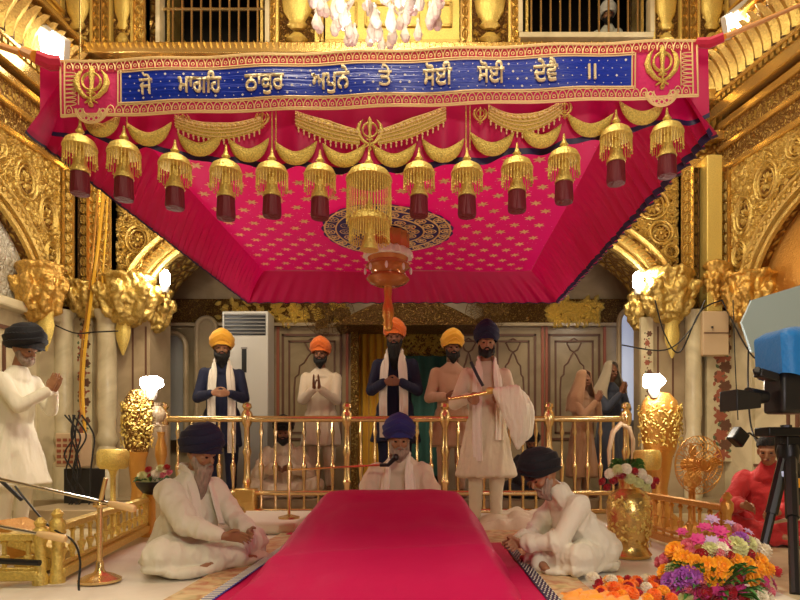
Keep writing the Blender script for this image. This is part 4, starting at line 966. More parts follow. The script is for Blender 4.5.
for i, (pts, lab) in enumerate(((((55, 325), (75, 333), (96, 332), (118, 331)), 'thin dark cable looped across the marble half columns'), (((622, 345), (665, 350), (690, 330), (705, 300)), 'dark cable sagging from the hanging capital to the junction cabinet'),
                      (((655, 300), (665, 335), (680, 352), (700, 312), (722, 300)), 'dark cable looping under the bright capital beside the cabinet'), (((722, 300), (745, 345), (760, 360), (790, 355)), 'dark cable running from the cabinet towards the video camera'))):
    cable('wall_cable', [P(a, b_, 6.4) for a, b_ in pts], .008, 'black', lab)
cable('wall_cable', [P(750, 300, 5.2), P(748, 380, 5.0), P(752, 430, 5.0), P(765, 446, 4.8), P(800, 448, 4.5)], .008, 'black', 'vertical dark cable hanging behind the camera lens and turning sideways')
cable('wall_cable', [P(733, 300, 6.2), P(735, 360, 6.2), P(738, 420, 6.2)], .006, 'black', 'short thin cable hanging straight above the black speaker box')
# equipment rack and cable tangle near left columns
t = thing('equipment_box', 'pale slotted equipment box among black cables beneath the marble columns', 'equipment', P(74, 450, 6.1)); zb = t.location.z
g = MB(); g.box((0, 0, 0), (.26, .2, .34)); g.build('case', 'cream', t, bevel=.01)
for i in range(5):
    for j in range(4): g = MB(); g.box((-.09 + .06 * j, -.102, -.12 + .055 * i), (.04, .01, .03)); g.build('slot', 'inlay_red', t, smooth=False)
g = MB(); g.bb(-.12, .16, .02, .3, -zb, -.19); g.build('rack', 'black', t, bevel=.01)
r_ = random.Random(21)
for i in range(7):
    a = r_.uniform(66, 92); pts = [P(a + r_.uniform(-8, 8), 415 + 20 * k, 5.85 - .03 * k) for k in range(7)]; cable('black_cable', pts, .008, 'black', ['bundled black cable hanging beside the equipment box', 'bundled black cable hanging beside the equipment box'][0])['group'] = 'tangled black cables by the equipment box'
# speaker box
c = P(738, 437, 4.6); t = thing('small_speaker', 'small black speaker box tilted on a stem by the pedestal fan', 'speaker', c); t.rotation_euler = (0, R(38), R(15))
g = MB(); g.box((0, 0, 0), (.12, .08, .12)); g.build('cabinet', 'black', t, bevel=.012); g = MB(); g.box((0, -.042, 0), (.095, .006, .095)); g.build('grille', 'black_metal', t)
g = MB(); g.tube([(0, .03, 0), (.1, .05, .12), (.45, .1, .2)], .008, 6); g.build('stem', 'black_metal', t)
# ---------------- video camera on tripod ----------------
VYc = 3.3
t = thing('video_camera', 'professional black video camera under a bright blue rain cover', 'video camera', P(776, 392, VYc), R(8))
q = VYc / F; px_ = lambda a, b_, d=0: V(((a - 776) * q, d, (392 - b_) * q))
g = MB(); g.lathe([(.034, 0), (.05, -.1), (.052, -.11)], px_(765, 397) + V((0, 0, 0)), 16, rot=Matrix.Rotation(R(90), 3, 'Y'))
g.build('lens_barrel', 'black', t)
g = MB(); c = px_(740, 401)
g.add([c + V((dx, dy, dz)) for dx, s in ((-.09, 1), (.07, .72)) for dy, dz in ((-.075 * s, -.06 * s), (.075 * s, -.06 * s), (.075 * s, .055 * s), (-.075 * s, .055 * s))], [(0, 1, 2, 3), (4, 5, 6, 7), (0, 1, 5, 4), (1, 2, 6, 5), (2, 3, 7, 6), (3, 0, 4, 7)])
g.build('lens_hood', 'black', t, bevel=.006)
g = MB(); g.box(px_(790, 392), (.2, .16, .24)); g.build('body', 'black', t, bevel=.02)
g = MB(); g.box(px_(757, 377, -.06), (.11, .06, .045), Matrix.Rotation(.25, 3, 'Y')); g.tube([px_(748, 375, -.06), px_(744, 372, -.08)], .022, 10); g.build('viewfinder', 'black', t, bevel=.008)
g = MB(); g.box(px_(778, 432, 0), (.2, .12, .05)); g.box(px_(790, 445, 0), (.1, .1, .1)); g.build('tripod_plate', 'black_metal', t, bevel=.008)
g = MB()
def cov(s, u):
    a = -pi * .5 + 2 * pi * s; w, d = .17, .14; z = 1 - u
    x = max(-1, min(1, 1.25 * sin(a))) * w * (1 + .1 * z); y = max(-1, min(1, 1.25 * cos(a))) * d
    top_ = min(1, (u) * 5) ** .5
    return px_(799, 376) + V((x * (.35 + .65 * top_), y * (.35 + .65 * top_), .265 - .27 * u + .01 * sin(a * 5) * u))
g.grid(cov, 40, 16); g.build('rain_cover', 'blue_cover', t)
t2 = thing('tripod', 'heavy black camera tripod with a yellow tag and lit clip', 'tripod', P(783, 450, VYc)); zb = t2.location.z
pp = lambda a, b_, d=0: P(a, b_, VYc + d) - t2.location
for a, lab_ in (((786, 452, 0, 756, 578, -.1), 0), ((790, 452, 0, 797, 640, -.6), 1), ((790, 452, 0.05, 822, 560, .55), 2)):
    p0, p1 = pp(*a[:3]), pp(*a[3:]); d = (p1 - p0); p1 = p0 + d * ((p0.z + zb) / -d.z if d.z < 0 else 1); p1.z = -zb; g = MB(); g.tube([p0, p0.lerp(p1, .5)], .033, 8); g.tube([p0.lerp(p1, .45), p1], .024, 8); g.build('leg', 'black_metal' if lab_ != 1 else 'black', t2)
g = MB(); g.lathe([(.05, -.06), (.06, 0), (.05, .04), (.03, .05)], pp(788, 452), 14); g.tube([pp(786, 452), pp(786, 425)], .03, 8); g.build('head', 'black_metal', t2)
g = MB(); g.box(pp(797, 483, -.05), (.055, .03, .05)); g.build('yellow_tag', 'marigold', t2, bevel=.004)
g = MB(); g.box(pp(787, 474, -.05), (.055, .02, .03)); g.build('lit_clip', 'daylight', t2, bevel=.004)
g = MB(); g.tube([pp(772, 523, -.05), pp(790, 519, -.08), pp(810, 517, -.1)], [.006, .013, .014], 8); g.build('pan_handle', 'cream', t2)
# dome camera top right
t = thing('bullet_camera', 'small dark surveillance camera above the blue rain cover', 'camera', P(789, 309, 5.4), .5)
g = MB(); g.lathe([(.045, -.12), (.05, -.1), (.05, .08), (.03, .1)], (0, 0, 0), 14, rot=Matrix.Rotation(R(70), 3, 'Y')); g.build('body', 'black', t)
g = MB(); g.tube([(.05, .0, .0), (.3, .25, .12)], .012, 6); g.build('mount', 'ac_white', t)
g = MB(); Y = 4.9; g.add([P(742, 322, Y), P(752, 300, Y), P(830, 276, Y), P(830, 352, Y), P(752, 352, Y)] + [P(a, b_, Y) + V((0, .03, 0)) for a, b_ in ((742, 322), (752, 300), (830, 276), (830, 352), (752, 352))], [(0, 1, 2, 3, 4), (9, 8, 7, 6, 5)] + [(i, i + 5, (i + 1) % 5 + 5, (i + 1) % 5) for i in range(5)]); tag(g.build('hanging_sheet', 'pale_sheet'), 'pale teal sheet hanging behind the blue covered video camera', 'sheet')
# ---------------- microphones ----------------
t = thing('microphone_stand', 'brass microphone stand with round base by the low golden balustrade', 'microphone stand', (X(103, 3.05), 3.02, .02))
g = MB(); g.lathe([(.1, 0), (.1, .012), (.07, .03), (.03, .045), (.02, .06), (.017, .1)], (0, 0, 0), 24); g.build('base', 'brass', t)
zz = Z(505, 3.02) - .02
g = MB(); g.tube([(0, 0, .05), (0, 0, zz)], .013, 10); g.build('pole', 'brass', t)
g = MB(); g.ball((0, 0, zz), .022, 10, 8); g.tube([(-.03, 0, zz), (.04, 0, zz + .0)], .012, 8); g.build('clutch', 'brass', t)
g = MB(); g.tube([P(99, 508, 3.02) - t.location, P(106, 478, 3.02) - t.location], .011, 8); g.build('side_arm', 'brass', t)
def boom(p0, p1, Y0, Y1, lab, r=.009, rest=None, par=None):
    a, c_ = P(*p0, Y0), P(*p1, Y1); t = thing('microphone_boom', lab, 'microphone', c_); a = a - c_; d = (a * -1).normalized()
    g = MB(); g.tube([a, -d * .12], r, 8); g.build('boom_arm', 'chrome', t)
    g = MB(); g.tube([-d * .14, -d * .1, -d * .01, V()], [.012, .018, .02, .014], 10); g.build('microphone', 'pale_thread', t); return t
boom((-60, 466), (135, 509), 3.1, 3.0, 'longer chrome microphone boom crossing above the brass microphone stand')
boom((-60, 515), (66, 539), 2.9, 2.9, 'shorter chrome microphone boom reaching over the corner balustrade')
g = MB(); g.tube([P(-30, 452, 3.1), P(22, 500, 3.1)], .01, 6); g.tube([P(-20, 560, 2.9), P(40, 563, 2.9)], .015, 8); tag(g.build('stand_tubes', 'black'), 'short dark stand tubes behind the microphone booms', 'stand')
cable('microphone_cable', [P(15, 486, 3.05), P(30, 505, 3.05), P(50, 527, 3.0), P(72, 540, 2.95), P(80, 560, 2.9), P(79, 590, 2.85), P(90, 605, 2.8)], .005, 'black', 'thin black cable drooping from the longer boom to the floor')
t = thing('microphone_boom', 'thin brass boom with black microphone at the chin of the blue turbaned singer', 'microphone', P(388, 465, 4.35))
g = MB(); a = P(289, 470, 4.5) - t.location; g.tube([a, P(345, 467, 4.4) - t.location, (-.06, 0, .0)], .008, 6); g.build('boom_arm', 'brass', t)
g = MB(); g.tube([(-.06, 0, 0), (0, 0, .0), (.05, 0, .05)], [.013, .014, .02], 8); g.ball((.055, 0, .055), .026, 10, 8); g.build('microphone', 'black', t)
g = MB(); g.tube([a, V((a.x, a.y, .165 - t.location.z))], .012, 8); g.lathe([(.08, 0), (.08, .015), (.02, .03)], (a.x, a.y, .166 - t.location.z), 16); g.build('stand', 'brass', t)
# white-gold tray in front of rail near left sitter
g = MB(); g.lathe([(.12, 0), (.14, .03), (.16, .12), (.13, .17), (.05, .2)], (X(228, 5.4), 5.4, 0), 18, .8); tag(g.build('brass_pot', 'gold'), 'round brass pot on the floor behind the bearded seated man', 'pot')
# ================= PEOPLE =================
_UN = []
for i in range(9):
    a = -pi / 2 + pi * i / 8
    for k in range(12): q = 2 * pi * k / 12; _UN.append(V((cos(a) * cos(q), cos(a) * sin(q), sin(a))))
def blob(name, prims, mat, parent, vox, smooth=4, disp=None, extra=None):
    """one continuous surface grown round the given limbs"""
    bm = bmesh.new()
    for pr in prims:
        vs = []
        for e in pr:
            c, r = V(e[0]), e[1]; r = (r, r, r) if isinstance(r, (int, float)) else r; rot = e[2] if len(e) > 2 else None
            for u in _UN:
                p = V((u.x * r[0], u.y * r[1], u.z * r[2])); vs.append(bm.verts.new(c + (rot @ p if rot else p)))
        h = bmesh.ops.convex_hull(bm, input=vs)
        junk = [g for g in h['geom_interior'] if isinstance(g, bmesh.types.BMVert)] + [g for g in h['geom_unused'] if isinstance(g, bmesh.types.BMVert)]
        bmesh.ops.delete(bm, geom=list(set(junk)), context='VERTS')
    me = bpy.data.meshes.new(name); bm.to_mesh(me); bm.free()
    o = bpy.data.objects.new(name, me); COL.objects.link(o)
    m = o.modifiers.new('r', 'REMESH'); m.mode = 'VOXEL'; m.voxel_size = vox; m.use_smooth_shade = True
    if smooth: m = o.modifiers.new('s', 'SMOOTH'); m.factor = .5; m.iterations = smooth
    bpy.context.view_layer.update(); dg = bpy.context.evaluated_depsgraph_get()
    me2 = bpy.data.meshes.new_from_object(o.evaluated_get(dg)); o.modifiers.clear(); o.data = me2; bpy.data.meshes.remove(me)
    me2.name = name
    if disp:
        ns = [v.normal.copy() for v in me2.vertices]
        for v, n_ in zip(me2.vertices, ns): v.co += n_ * disp(v.co)
        me2.update()
    me2.materials.clear(); me2.materials.append(M[mat] if isinstance(mat, str) else mat)
    me2.polygons.foreach_set('use_smooth', [True] * len(me2.polygons)); o.parent = parent; return o
def carve(seed):
    def f(c):
        p = V((c.x * 11, c.y * 11, c.z * 8 + seed)); p2 = p * 2.1
        return .05 * abs(noise.noise(p)) + .022 * abs(noise.noise(p2)) - .012
    return f
for (c, r, h, sd_, mt, fl) in CAPS:
    c = V(c); pr = []; E = lambda z, rr, t: (c + V((0, 0, z * h)), (rr * r, rr * r * fl, t * h))
    pr = [[E(.42, 1.0, .08), E(.36, .9, .06)], [E(.36, .85, .05), E(.0, .82, .1)], [E(.05, .95, .14), E(-.1, .85, .12)], [E(-.1, .75, .1), E(-.42, .5, .08)], [E(-.3, .68, .09)]]
    for k in range(7):
        q = 2 * pi * k / 7 + sd_; cx_, cy_ = cos(q) * r, sin(q) * r * fl
        pr.append([(c + V((cx_ * .8, cy_ * .8, -.05 * h)), r * .2), (c + V((cx_ * .98, cy_ * .98, .16 * h)), r * .22)]); pr.append([(c + V((cx_ * .62, cy_ * .62, -.3 * h)), r * .16), (c + V((cx_ * .8, cy_ * .8, -.14 * h)), r * .17)])
    struct(blob('trim_27', pr, mt, None, .014, 1, carve(sd_)))
def folds(amp, fx=14, fz=3.5, seed=0, z0=None):
    def f(c):
        k = 1 if z0 is None else max(.25, min(1, (z0 - c.z) / .5))
        n_ = noise.noise(V((c.x * fx + seed, c.y * fx, c.z * fz))) + .5 * noise.noise(V((c.x * fx * 2, c.y * fx * 2 + seed, c.z * fz * 2)))
        r1 = 1 - 2.2 * abs(noise.noise(V((c.x * fx * .55 + seed, c.y * fx * .55, c.z * fz * .6)))); r2 = 1 - 2.2 * abs(noise.noise(V((c.x * fx * 1.3, c.y * fx * 1.3 + seed, c.z * fz * 1.4 + 7))))
        return max(-.003, amp * k * (.7 * r1 + .35 * r2 - .35))
    return f
def hand(pr, w, d, nrm, side, curl=.3, spread=.12, S=1.0, thumb_up=.7):
    """palm and five unequal bent fingers; w wrist, d along the hand, nrm out of the palm, side towards the thumb"""
    w, d, nrm = V(w), V(d).normalized(), V(nrm).normalized(); sd = (V(side) - V(side).project(d)).normalized(); nrm = d.cross(sd).normalized() * (1 if d.cross(sd).dot(nrm) > 0 else -1)
    pr.append([(w, .024 * S), (w + d * .03 * S + sd * .012 * S, .02 * S), (w + d * .03 * S - sd * .012 * S, .02 * S)])
    k0 = w + d * .088 * S
    pr.append([(w + d * .02 * S + sd * .016 * S, .016 * S), (w + d * .02 * S - sd * .016 * S, .016 * S), (k0 + sd * .03 * S, .0115 * S), (k0 - sd * .03 * S, .011 * S)])
    for off, L, r in ((.031, .072, .0095), (.0105, .082, .0098), (-.0105, .076, .0093), (-.031, .058, .0083)):
        p = k0 + sd * off * S - d * .006 * S; dd = (d + sd * off * spread * 28).normalized(); seg = [.45, .3, .25]
        for j, sl in enumerate(seg):
            a = curl * (j + .6); dv = (dd * cos(a) + nrm * sin(a)).normalized(); p2 = p + dv * L * sl * S * 1.02; pr.append([(p, r * S * (1 - .08 * j)), (p2, r * S * (.92 - .08 * j))]); p = p2
    p = w + d * .028 * S + sd * .022 * S; dv = (d * .62 + sd * thumb_up + nrm * .25).normalized(); p2 = p + dv * .042 * S; pr.append([(p, .014 * S), (p2, .0115 * S)])
    dv = (d * .85 + sd * thumb_up * .35 + nrm * (.3 + curl * .4)).normalized(); pr.append([(p2, .0112 * S), (p2 + dv * .034 * S, .009 * S)])
def elbow(sh, wr, L1, L2, pole):
    sh, wr = V(sh), V(wr); d = wr - sh; D = min(d.length, (L1 + L2) * .995); u = d.normalized(); a = (L1 * L1 - L2 * L2 + D * D) / (2 * D); h = sqrt(max(0, L1 * L1 - a * a))
    p = V(pole); p = (p - u * p.dot(u)).normalized(); return sh + u * a + p * h, sh + u * D
def head_parts(root, pr, hc, HM, skin, turban, beard, blen, tscale=1.0, fem=False, body_only=False, bw=1.0):
    """adds head shapes to the body list and creates turban, beard and eyes"""
    T = lambda x, y, z: hc + HM @ V((x, y, z))
    pr.append([(T(0, .012, .03), (.074, .092, .085), HM)]); pr.append([(T(0, -.01, 0), (.068, .08, .07), HM), (T(0, -.028, -.07), (.042, .045, .035), HM)])
    pr.append([(T(0, -.088, .022), (.009, .01, .01), HM), (T(0, -.108, -.018), (.013, .011, .009), HM)])          # nose
    for e in (-1, 1):
        pr.append([(T(.014 * e, -.086, .032), .011), (T(.045 * e, -.074, .034), .01)])                                # brow
        pr.append([(T(.04 * e, -.062, -.012), (.022, .018, .018), HM)])                                              # cheek
        pr.append([(T(.076 * e, .008, .012), (.008, .017, .022), HM), (T(.074 * e, .004, -.012), (.007, .01, .012), HM)])  # ear
    pr.append([(T(-.018, -.088, -.045), .0075), (T(.018, -.088, -.045), .0075)])
    for e in (-1, 1):
        g = MB(); g.ball(T(.03 * e, -.080, .013), (.0125, .0085, .007), 10, 6, HM); g.build('eye', 'eye', root)
    g = MB(); g.ball(T(0, -.0945, -.043), (.02, .006, .006), 10, 6, HM); g.build('mouth', 'lip', root)
    if turban:
        g = MB(); nu, nv = 96, 46; ts = tscale
        def tb(s, t):
            a = 2 * pi * s; fr = cos(a)           # fr=1 front
            th = -.62 + t * (pi / 2 * .985 + .62)
            wr_ = t * 5.0 + 2.0 * abs(((s + .5) % 1) - .5) * 2 * (1 if t < .85 else .3); saw = (wr_ % 1)
            R_ = (1 + .07 * sin(pi * min(1, t * 1.6))) * (1 + .10 * (saw ** 1.5 - .5) * (1 - t ** 4)) * (1 + .05 * exp(-(min(s, 1 - s) / .045) ** 2))
            zb = (1 - t) * (.03 * max(0, fr) ** 6 - .04 * max(0, -fr) - .012 * (1 - abs(fr)))
            ct = cos(th) ** .85; x = sin(a) * .109 * ts * R_ * ct; y = -cos(a) * (.120 if fr > 0 else .132) * ts * R_ * ct; z = .106 + .02 * (ts - 1) + zb + .108 * ts * sin(th) + .012 * max(0, fr) * t 
            return T(x, y + .008, z)
        g.grid(tb, nu, nv); o = g.build('turban', turban, root)
        g = MB(); g.grid(lambda s, t: T((s - .5) * .17 * ts, -.082 * ts - .028 * (1 - (2 * s - 1) ** 2) ** .5, .046 + .05 * t * (1 - abs(2 * s - 1))), 12, 4); g.build('under_band', turban, o)
    if beard:
        L = blen
        bp = [[(T(-.066 * bw, -.005, -.02), (.014, .03, .03), HM), (T(-.05 * bw, -.045, -.07), .026)], [(T(.066 * bw, -.005, -.02), (.014, .03, .03), HM), (T(.05 * bw, -.045, -.07), .026)],
              [(T(-.045 * bw, -.055, -.068), .027), (T(.045 * bw, -.055, -.068), .027), (T(0, -.07, -.085), .036 * bw), (T(0, -.045, -.08 - L * .5), (.05 * bw, .034, .03)), (T(0, -.035, -.08 - L), (.022 * bw, .016, .03))],
              [(T(-.034, -.088, -.045), .009), (T(0, -.1, -.028), .0085)], [(T(.034, -.088, -.045), .009), (T(0, -.1, -.028), .0085)]]
        blob('beard', bp, beard, root, .008, 1, lambda c: .006 * noise.noise(V((c.x * 60, c.y * 60, c.z * 8))))
def scarf(root, pts, w, mt='scarf', th=.012, name='scarf'):
    g = MB(); pts = [V(p) for p in pts]; fine = []
    for i in range(len(pts) - 1):
        p0, p1, p2, p3 = pts[max(i - 1, 0)], pts[i], pts[i + 1], pts[min(i + 2, len(pts) - 1)]
        for k in range(6): s = k / 6; fine.append(.5 * ((2 * p1) + (p2 - p0) * s + (2 * p0 - 5 * p1 + 4 * p2 - p3) * s * s + (3 * p1 - p0 - 3 * p2 + p3) * s ** 3))
    fine.append(pts[-1]); n_ = len(fine); vs = []
    for i, p in enumerate(fine):
        t = (fine[min(i + 1, n_ - 1)] - fine[max(i - 1, 0)]).normalized()
        rad = V((p.x, p.y * .9, 0)); rad = rad.normalized() if rad.length > .01 else V((0, -1, 0)); a = t.cross(rad).normalized(); nn = a.cross(t).normalized()
        if nn.dot(rad) < 0: nn = -nn
        for side_ in (0, 1):
            for k in range(7):
                u = k / 3 - 1; u = -u if side_ else u; vs.append(p + a * w * u + nn * ((-th if side_ else th) * (1 - .6 * u * u) + .006 * sin(u * 7 + i * .1)))
    fs = [(i * 14 + k, i * 14 + (k + 1) % 14, (i + 1) * 14 + (k + 1) % 14, (i + 1) * 14 + k) for i in range(n_ - 1) for k in range(14)] + [tuple(range(14)), tuple((n_ - 1) * 14 + k for k in reversed(range(14)))]
    g.add(vs, fs); return g.build(name, mt, root)
ROT = lambda ax, d: Matrix.Rotation(R(d), 3, ax)
def standing(name_label, cat, loc, H, rz, turban='navy_turban', beard='beard_black', blen=.05, robe='white', pants='white', skin='skin', wrists=None, hands='pray', hem_=.58, hemw=.25, nod=0, yaw=0, scarf_=None, lean=0, tscale=1.0, scale_w=1.0, vox=.007, feet=True, group=None, bw=1.0, head=True, openf=False):
    root = thing('person', name_label, cat, loc, rz, group); s = H / 1.86; root.scale = (s * scale_w, s * scale_w, s)
    LM = Matrix.Rotation(R(lean), 3, 'X')
    pv = V((0, 0, .96)); up = lambda x, y, z: pv + LM @ V((x, y, z - .96))
    hc = up(0, -.035, 1.635); HM = ROT('Z', yaw) @ ROT('X', nod) @ LM
    body = []; 
    head_parts(root, body, hc, HM, skin, turban, beard, blen, tscale, bw=bw)
    body.append([(up(0, .005, 1.44), .06), (hc + HM @ V((0, .01, -.05)), .05)])
    body.append([(up(-.14, 0, 1.365), .045), (up(.14, 0, 1.365), .045), (up(0, 0, 1.2), (.14, .09, .12))]); body.append([(up(0, 0, 1.2), (.13, .09, .1)), ((0, 0, .98), (.15, .1, .1))])
    arm = []; torso = []
    wrists = wrists or {}
    cw = {-1: wrists.get(-1), 1: wrists.get(1)}
    for e in (-1, 1):
        sh = up(.178 * e, 0, 1.375)
        wr = cw[e] or ((.022 * e, -.27, 1.2) if hands == 'pray' else (.27 * e, -.04, .86)); wr = V(wr)
        el, wr = elbow(sh, wr, .29, .26, V((.55 * e, .35, -.75)))
        body.append([(sh, .05), (el, .04)]); body.append([(el, .038), (wr, .026)])
        torso.append([(sh, .067), (el, .056)]); torso.append([(el, .056), (el.lerp(wr, .93), .044)])
        if hands == 'pray': hand(body, wr, (0 - .0 * e, -.45, .9), (-e, 0, 0), (0, 1, .3), .04, .05)
        elif hands == 'clasp': hand(body, wr, (-e * .9, -.25, -.05), (0, .8, -.3), (0, -.2, 1), .55, .04)
        elif hands == 'grip': hand(body, wr, (-e * .35, -.75, -.3), (-e * .6, .5, -.6), (0, -.2, 1), .95, .02)
        else: hand(body, wr, (0, -.12, -1), (-e, 0, 0), (0, -1, 0), .3, .08)
        hp = V((.095 * e, .0, .93)); kn = V((.1 * e, -.02, .5)); an = V((.1 * e, .02, .09))
        body.append([(hp, .085), (kn, .058)]); body.append([(kn, .055), (an, .038)])
        body.append([(an + V((0, .02, -.05)), .034), (an + V((0, -.07, -.055)), (.038, .04, .03)), (an + V((.005 * e, -.17, -.068)), (.036, .03, .02))])
        lg = [[(hp, .1), (kn, .075)], [(kn, .075), (an + V((0, 0, .04)), .052)]]
        if feet: blob('trouser_leg', lg, pants, root, .012, 3, folds(.008, 18, 9, e))
    blob('body', body, skin, root, vox, 2)
    torso += [[(up(-.15, 0, 1.375), .062), (up(.15, 0, 1.375), .062), (up(0, -.005, 1.2), (.165, .12, .1))], [(up(0, 0, 1.49), (.066, .066, .025)), (up(0, 0, 1.39), (.17, .085, .05))],
              [(up(0, -.005, 1.2), (.165, .12, .1)), ((0, 0, 1.0), (.165, .125, .06))], [((0, 0, 1.0), (.165, .125, .06)), ((0, 0, hem_), (hemw, hemw * .72, .012))]]
    blob('coat' if robe in ('navy', 'dark_cloth') else 'tunic', torso, robe, root, .011, 4, folds(.028, 13, 2.0, len(name_label), 1.3))
    if scarf_:
        ln = scarf_ if isinstance(scarf_, tuple) else (.75, .8); f = lambda x, y, z: up(x, y, z)
        scarf(root, [(-.1, -.17, ln[0]), (-.105, -.17, 1.0), f(-.1, -.155, 1.2), f(-.09, -.13, 1.36), f(-.085, -.03, 1.485), f(-.04, .08, 1.5), f(.04, .08, 1.5), f(.085, -.03, 1.485), f(.09, -.13, 1.36), f(.1, -.155, 1.2), (.105, -.17, 1.0), (.1, -.17, ln[1])], .052)
    return root
def seated(name_label, loc, H, rz, turban='navy_turban', beard='beard_black', blen=.05, robe='white', skin='skin', lean=8, nod=0, yaw=0, wrists=None, hands='rest', tscale=1, scarf_=False, vox=.007, group=None, hunch=0, bw=1.0, wide=1.0):
    """cross legged; H total seated height"""
    root = thing('person', name_label, 'person', loc, rz, group); s = H / .97; root.scale = (s, s, s)
    LM = Matrix.Rotation(R(lean), 3, 'X'); pv = V((0, .06, .13)); up = lambda x, y, z: pv + LM @ V((x, y - .06 - hunch * max(0, z - .35), z - .13))
    hc = up(0, -.04 - hunch * .1, .75); HM = ROT('Z', yaw) @ ROT('X', lean * .6 + nod)
    body = []; head_parts(root, body, hc, HM, skin, turban, beard, blen, tscale, bw=bw)
    body.append([(up(0, .02, .58), .058), (hc + HM @ V((0, .015, -.05)), .05)]); body.append([(up(-.13, .02, .5), .045), (up(.13, .02, .5), .045), (up(0, .02, .3), (.14, .1, .12)), (V((0, .06, .13)), (.16, .12, .1))])
    cl = []
    for e in (-1, 1):
        sh = up(.18 * e, .02, .51); wr = V((wrists or {}).get(e) or (.06 * e, -.36, .2)); el, wr = elbow(sh, wr, .28, .25, V((.6 * e, .3, -.5)))
        body.append([(sh, .04), (el, .036)]); body.append([(el, .036), (wr, .027)]); cl.append([(sh, .075), (el, .066)]); cl.append([(el, .066), (el.lerp(wr, .85), .05)])
        if hands == 'rest': hand(body, wr, (-e * .75, -.55, -.1), (0, .1, -1), (0, -.4, .7), .42, .07)
        else: hand(body, wr, (-e * .3, -.6, .5), (-e, 0, -.2), (0, .2, 1), .6, .04)
        hp = V((.1 * e, .03, .12)); kn = V((.36 * e * wide, -.2, .13)); an = V((-.08 * e, -.36, .06))
        body.append([(hp, .08), (kn, .06)]); body.append([(kn, .055), (an, .038)]); body.append([(an, .035), (an + V((-e * .12, -.02, -.01)), (.04, .03, .022))])
        cl.append([(hp, .11), (kn, .095)]); cl.append([(kn, .09), (an, .06)]); cl.append([(kn + V((0, 0, -.07)), (.1, .1, .04)), ((0, -.1, .06), (.25, .2, .05))])
    cl += [[(up(-.145, .02, .51), .065), (up(.145, .02, .51), .065), (up(0, .02, .35), (.19, .14, .1))], [(up(0, .02, .635), (.07, .07, .03)), (up(0, .02, .53), (.165, .1, .06))], [(up(0, .02, .35), (.2, .14, .1)), ((0, .08, .14), (.24, .18, .12))],
           [((0, .08, .05), (.26 * wide + .02, .17, .05)), ((0, -.2, .08), (.3 * wide, .2, .07))], [((-.2 * wide, -.25, .035), (.2 * wide, .16, .03)), ((.2 * wide, -.25, .035), (.2 * wide, .16, .03)), ((0, .03, .035), (.28 * wide, .2, .03))]]
    blob('body', body, skin, root, vox, 2)
    blob('robe', cl, robe, root, .010, 3, folds(.034, 11, 5.5, len(name_label)))
    if scarf_:
        f = up; scarf(root, [V((-.1, -.2, .28)), f(-.1, -.13, .4), f(-.09, -.09, .5), f(-.08, 0, .62), f(-.04, .1, .64), f(.04, .1, .64), f(.08, 0, .62), f(.09, -.09, .5), f(.1, -.13, .4), V((.1, -.2, .28))], .05)
    return root
FB = .14
def at(px, Y, z=0): return (X(px, Y), Y, z)
# far standing man at the side, hands joined, in profile
p = standing('elderly man in long white tunic and black turban, hands joined, behind the golden balustrade', 'person', at(13, 4.55), 1.63, R(82), 'black_turban', 'beard_grey', .02, nod=10, wrists={-1: (-.02, -.36, 1.28), 1: (.03, -.36, 1.28)}, hem_=.48, hemw=.34, lean=6, tscale=1.28)
# seated bearded man
p = seated('seated man with long grey beard, navy turban and white robe, hands resting on knees', at(190, 3.45, .02), .82, R(60), 'navy_turban', 'beard_grey', .34, lean=6, nod=10, yaw=8, wrists={-1: (-.1, -.44, .24), 1: (.12, -.44, .24)}, tscale=1.15, scarf_=True, vox=.006, wide=1.05)
# seated man bending, seen from his side
p = seated('seated man in black turban and white robe bending forward over his folded hands', at(584, 3.36, .02), .76, R(-78), 'black_turban', 'beard_grey', .06, lean=24, nod=16, wrists={-1: (-.05, -.48, .2), 1: (.06, -.48, .2)}, tscale=1.12, scarf_=False, vox=.006, hunch=.04, wide=.78)
w_ = MB(); w_.tube([V(p.location) + V(q) for q in ((.22, .1, .33), (.1, -.02, .24), (.0, -.16, .215), (-.12, -.21, .24))], .006, 6)
# singer behind the dais
seated('seated singer in blue turban and cream robe behind the magenta dais, microphone at chin', at(400, 4.55, .02), .93, R(-4), 'blue_turban', 'beard_grey', .05, robe='white_warm', lean=2, nod=4, yaw=10, tscale=1.12, wrists={-1: (-.16, -.3, .22), 1: (.16, -.3, .22)}, scarf_=True, wide=.7)
# standing attendant with whisk
att = standing('standing attendant in long white tunic and navy turban holding a white ceremonial whisk', 'person', at(486, 5.05, 0), 1.77, R(2), 'navy_turban', 'beard_black', .01, robe='tunic_cream', pants='tunic_cream', scale_w=.93, wrists={-1: (-.2, -.29, 1.155), 1: (.10, -.30, 1.17)}, hands='grip', hem_=.49, hemw=.29, scarf_=(.62, .8), nod=2, yaw=-4, tscale=1.05, skin='skin')
A0 = V(at(486, 5.05, 0))
g = MB(); g.tube([P(448, 399, 4.72), P(470, 396, 4.72), P(490, 392, 4.72)], [.012, .014, .017], 10); wt = thing('ceremonial_whisk', 'white haired ceremonial whisk with golden handle held before the standing attendant', 'whisk', P(490, 392, 4.72))
g.v = [tuple(V(v) - wt.location) for v in g.v]; g.build('handle', 'gold', wt)
g = MB(); g.ball((.0, 0, .01), (.035, .03, .03), 12, 8); g.build('ferrule', 'gold_bright', wt)
q = 4.72 / F; T_ = lambda a, b_: V(((a - 490) * q, -.06, (392 - b_) * q))
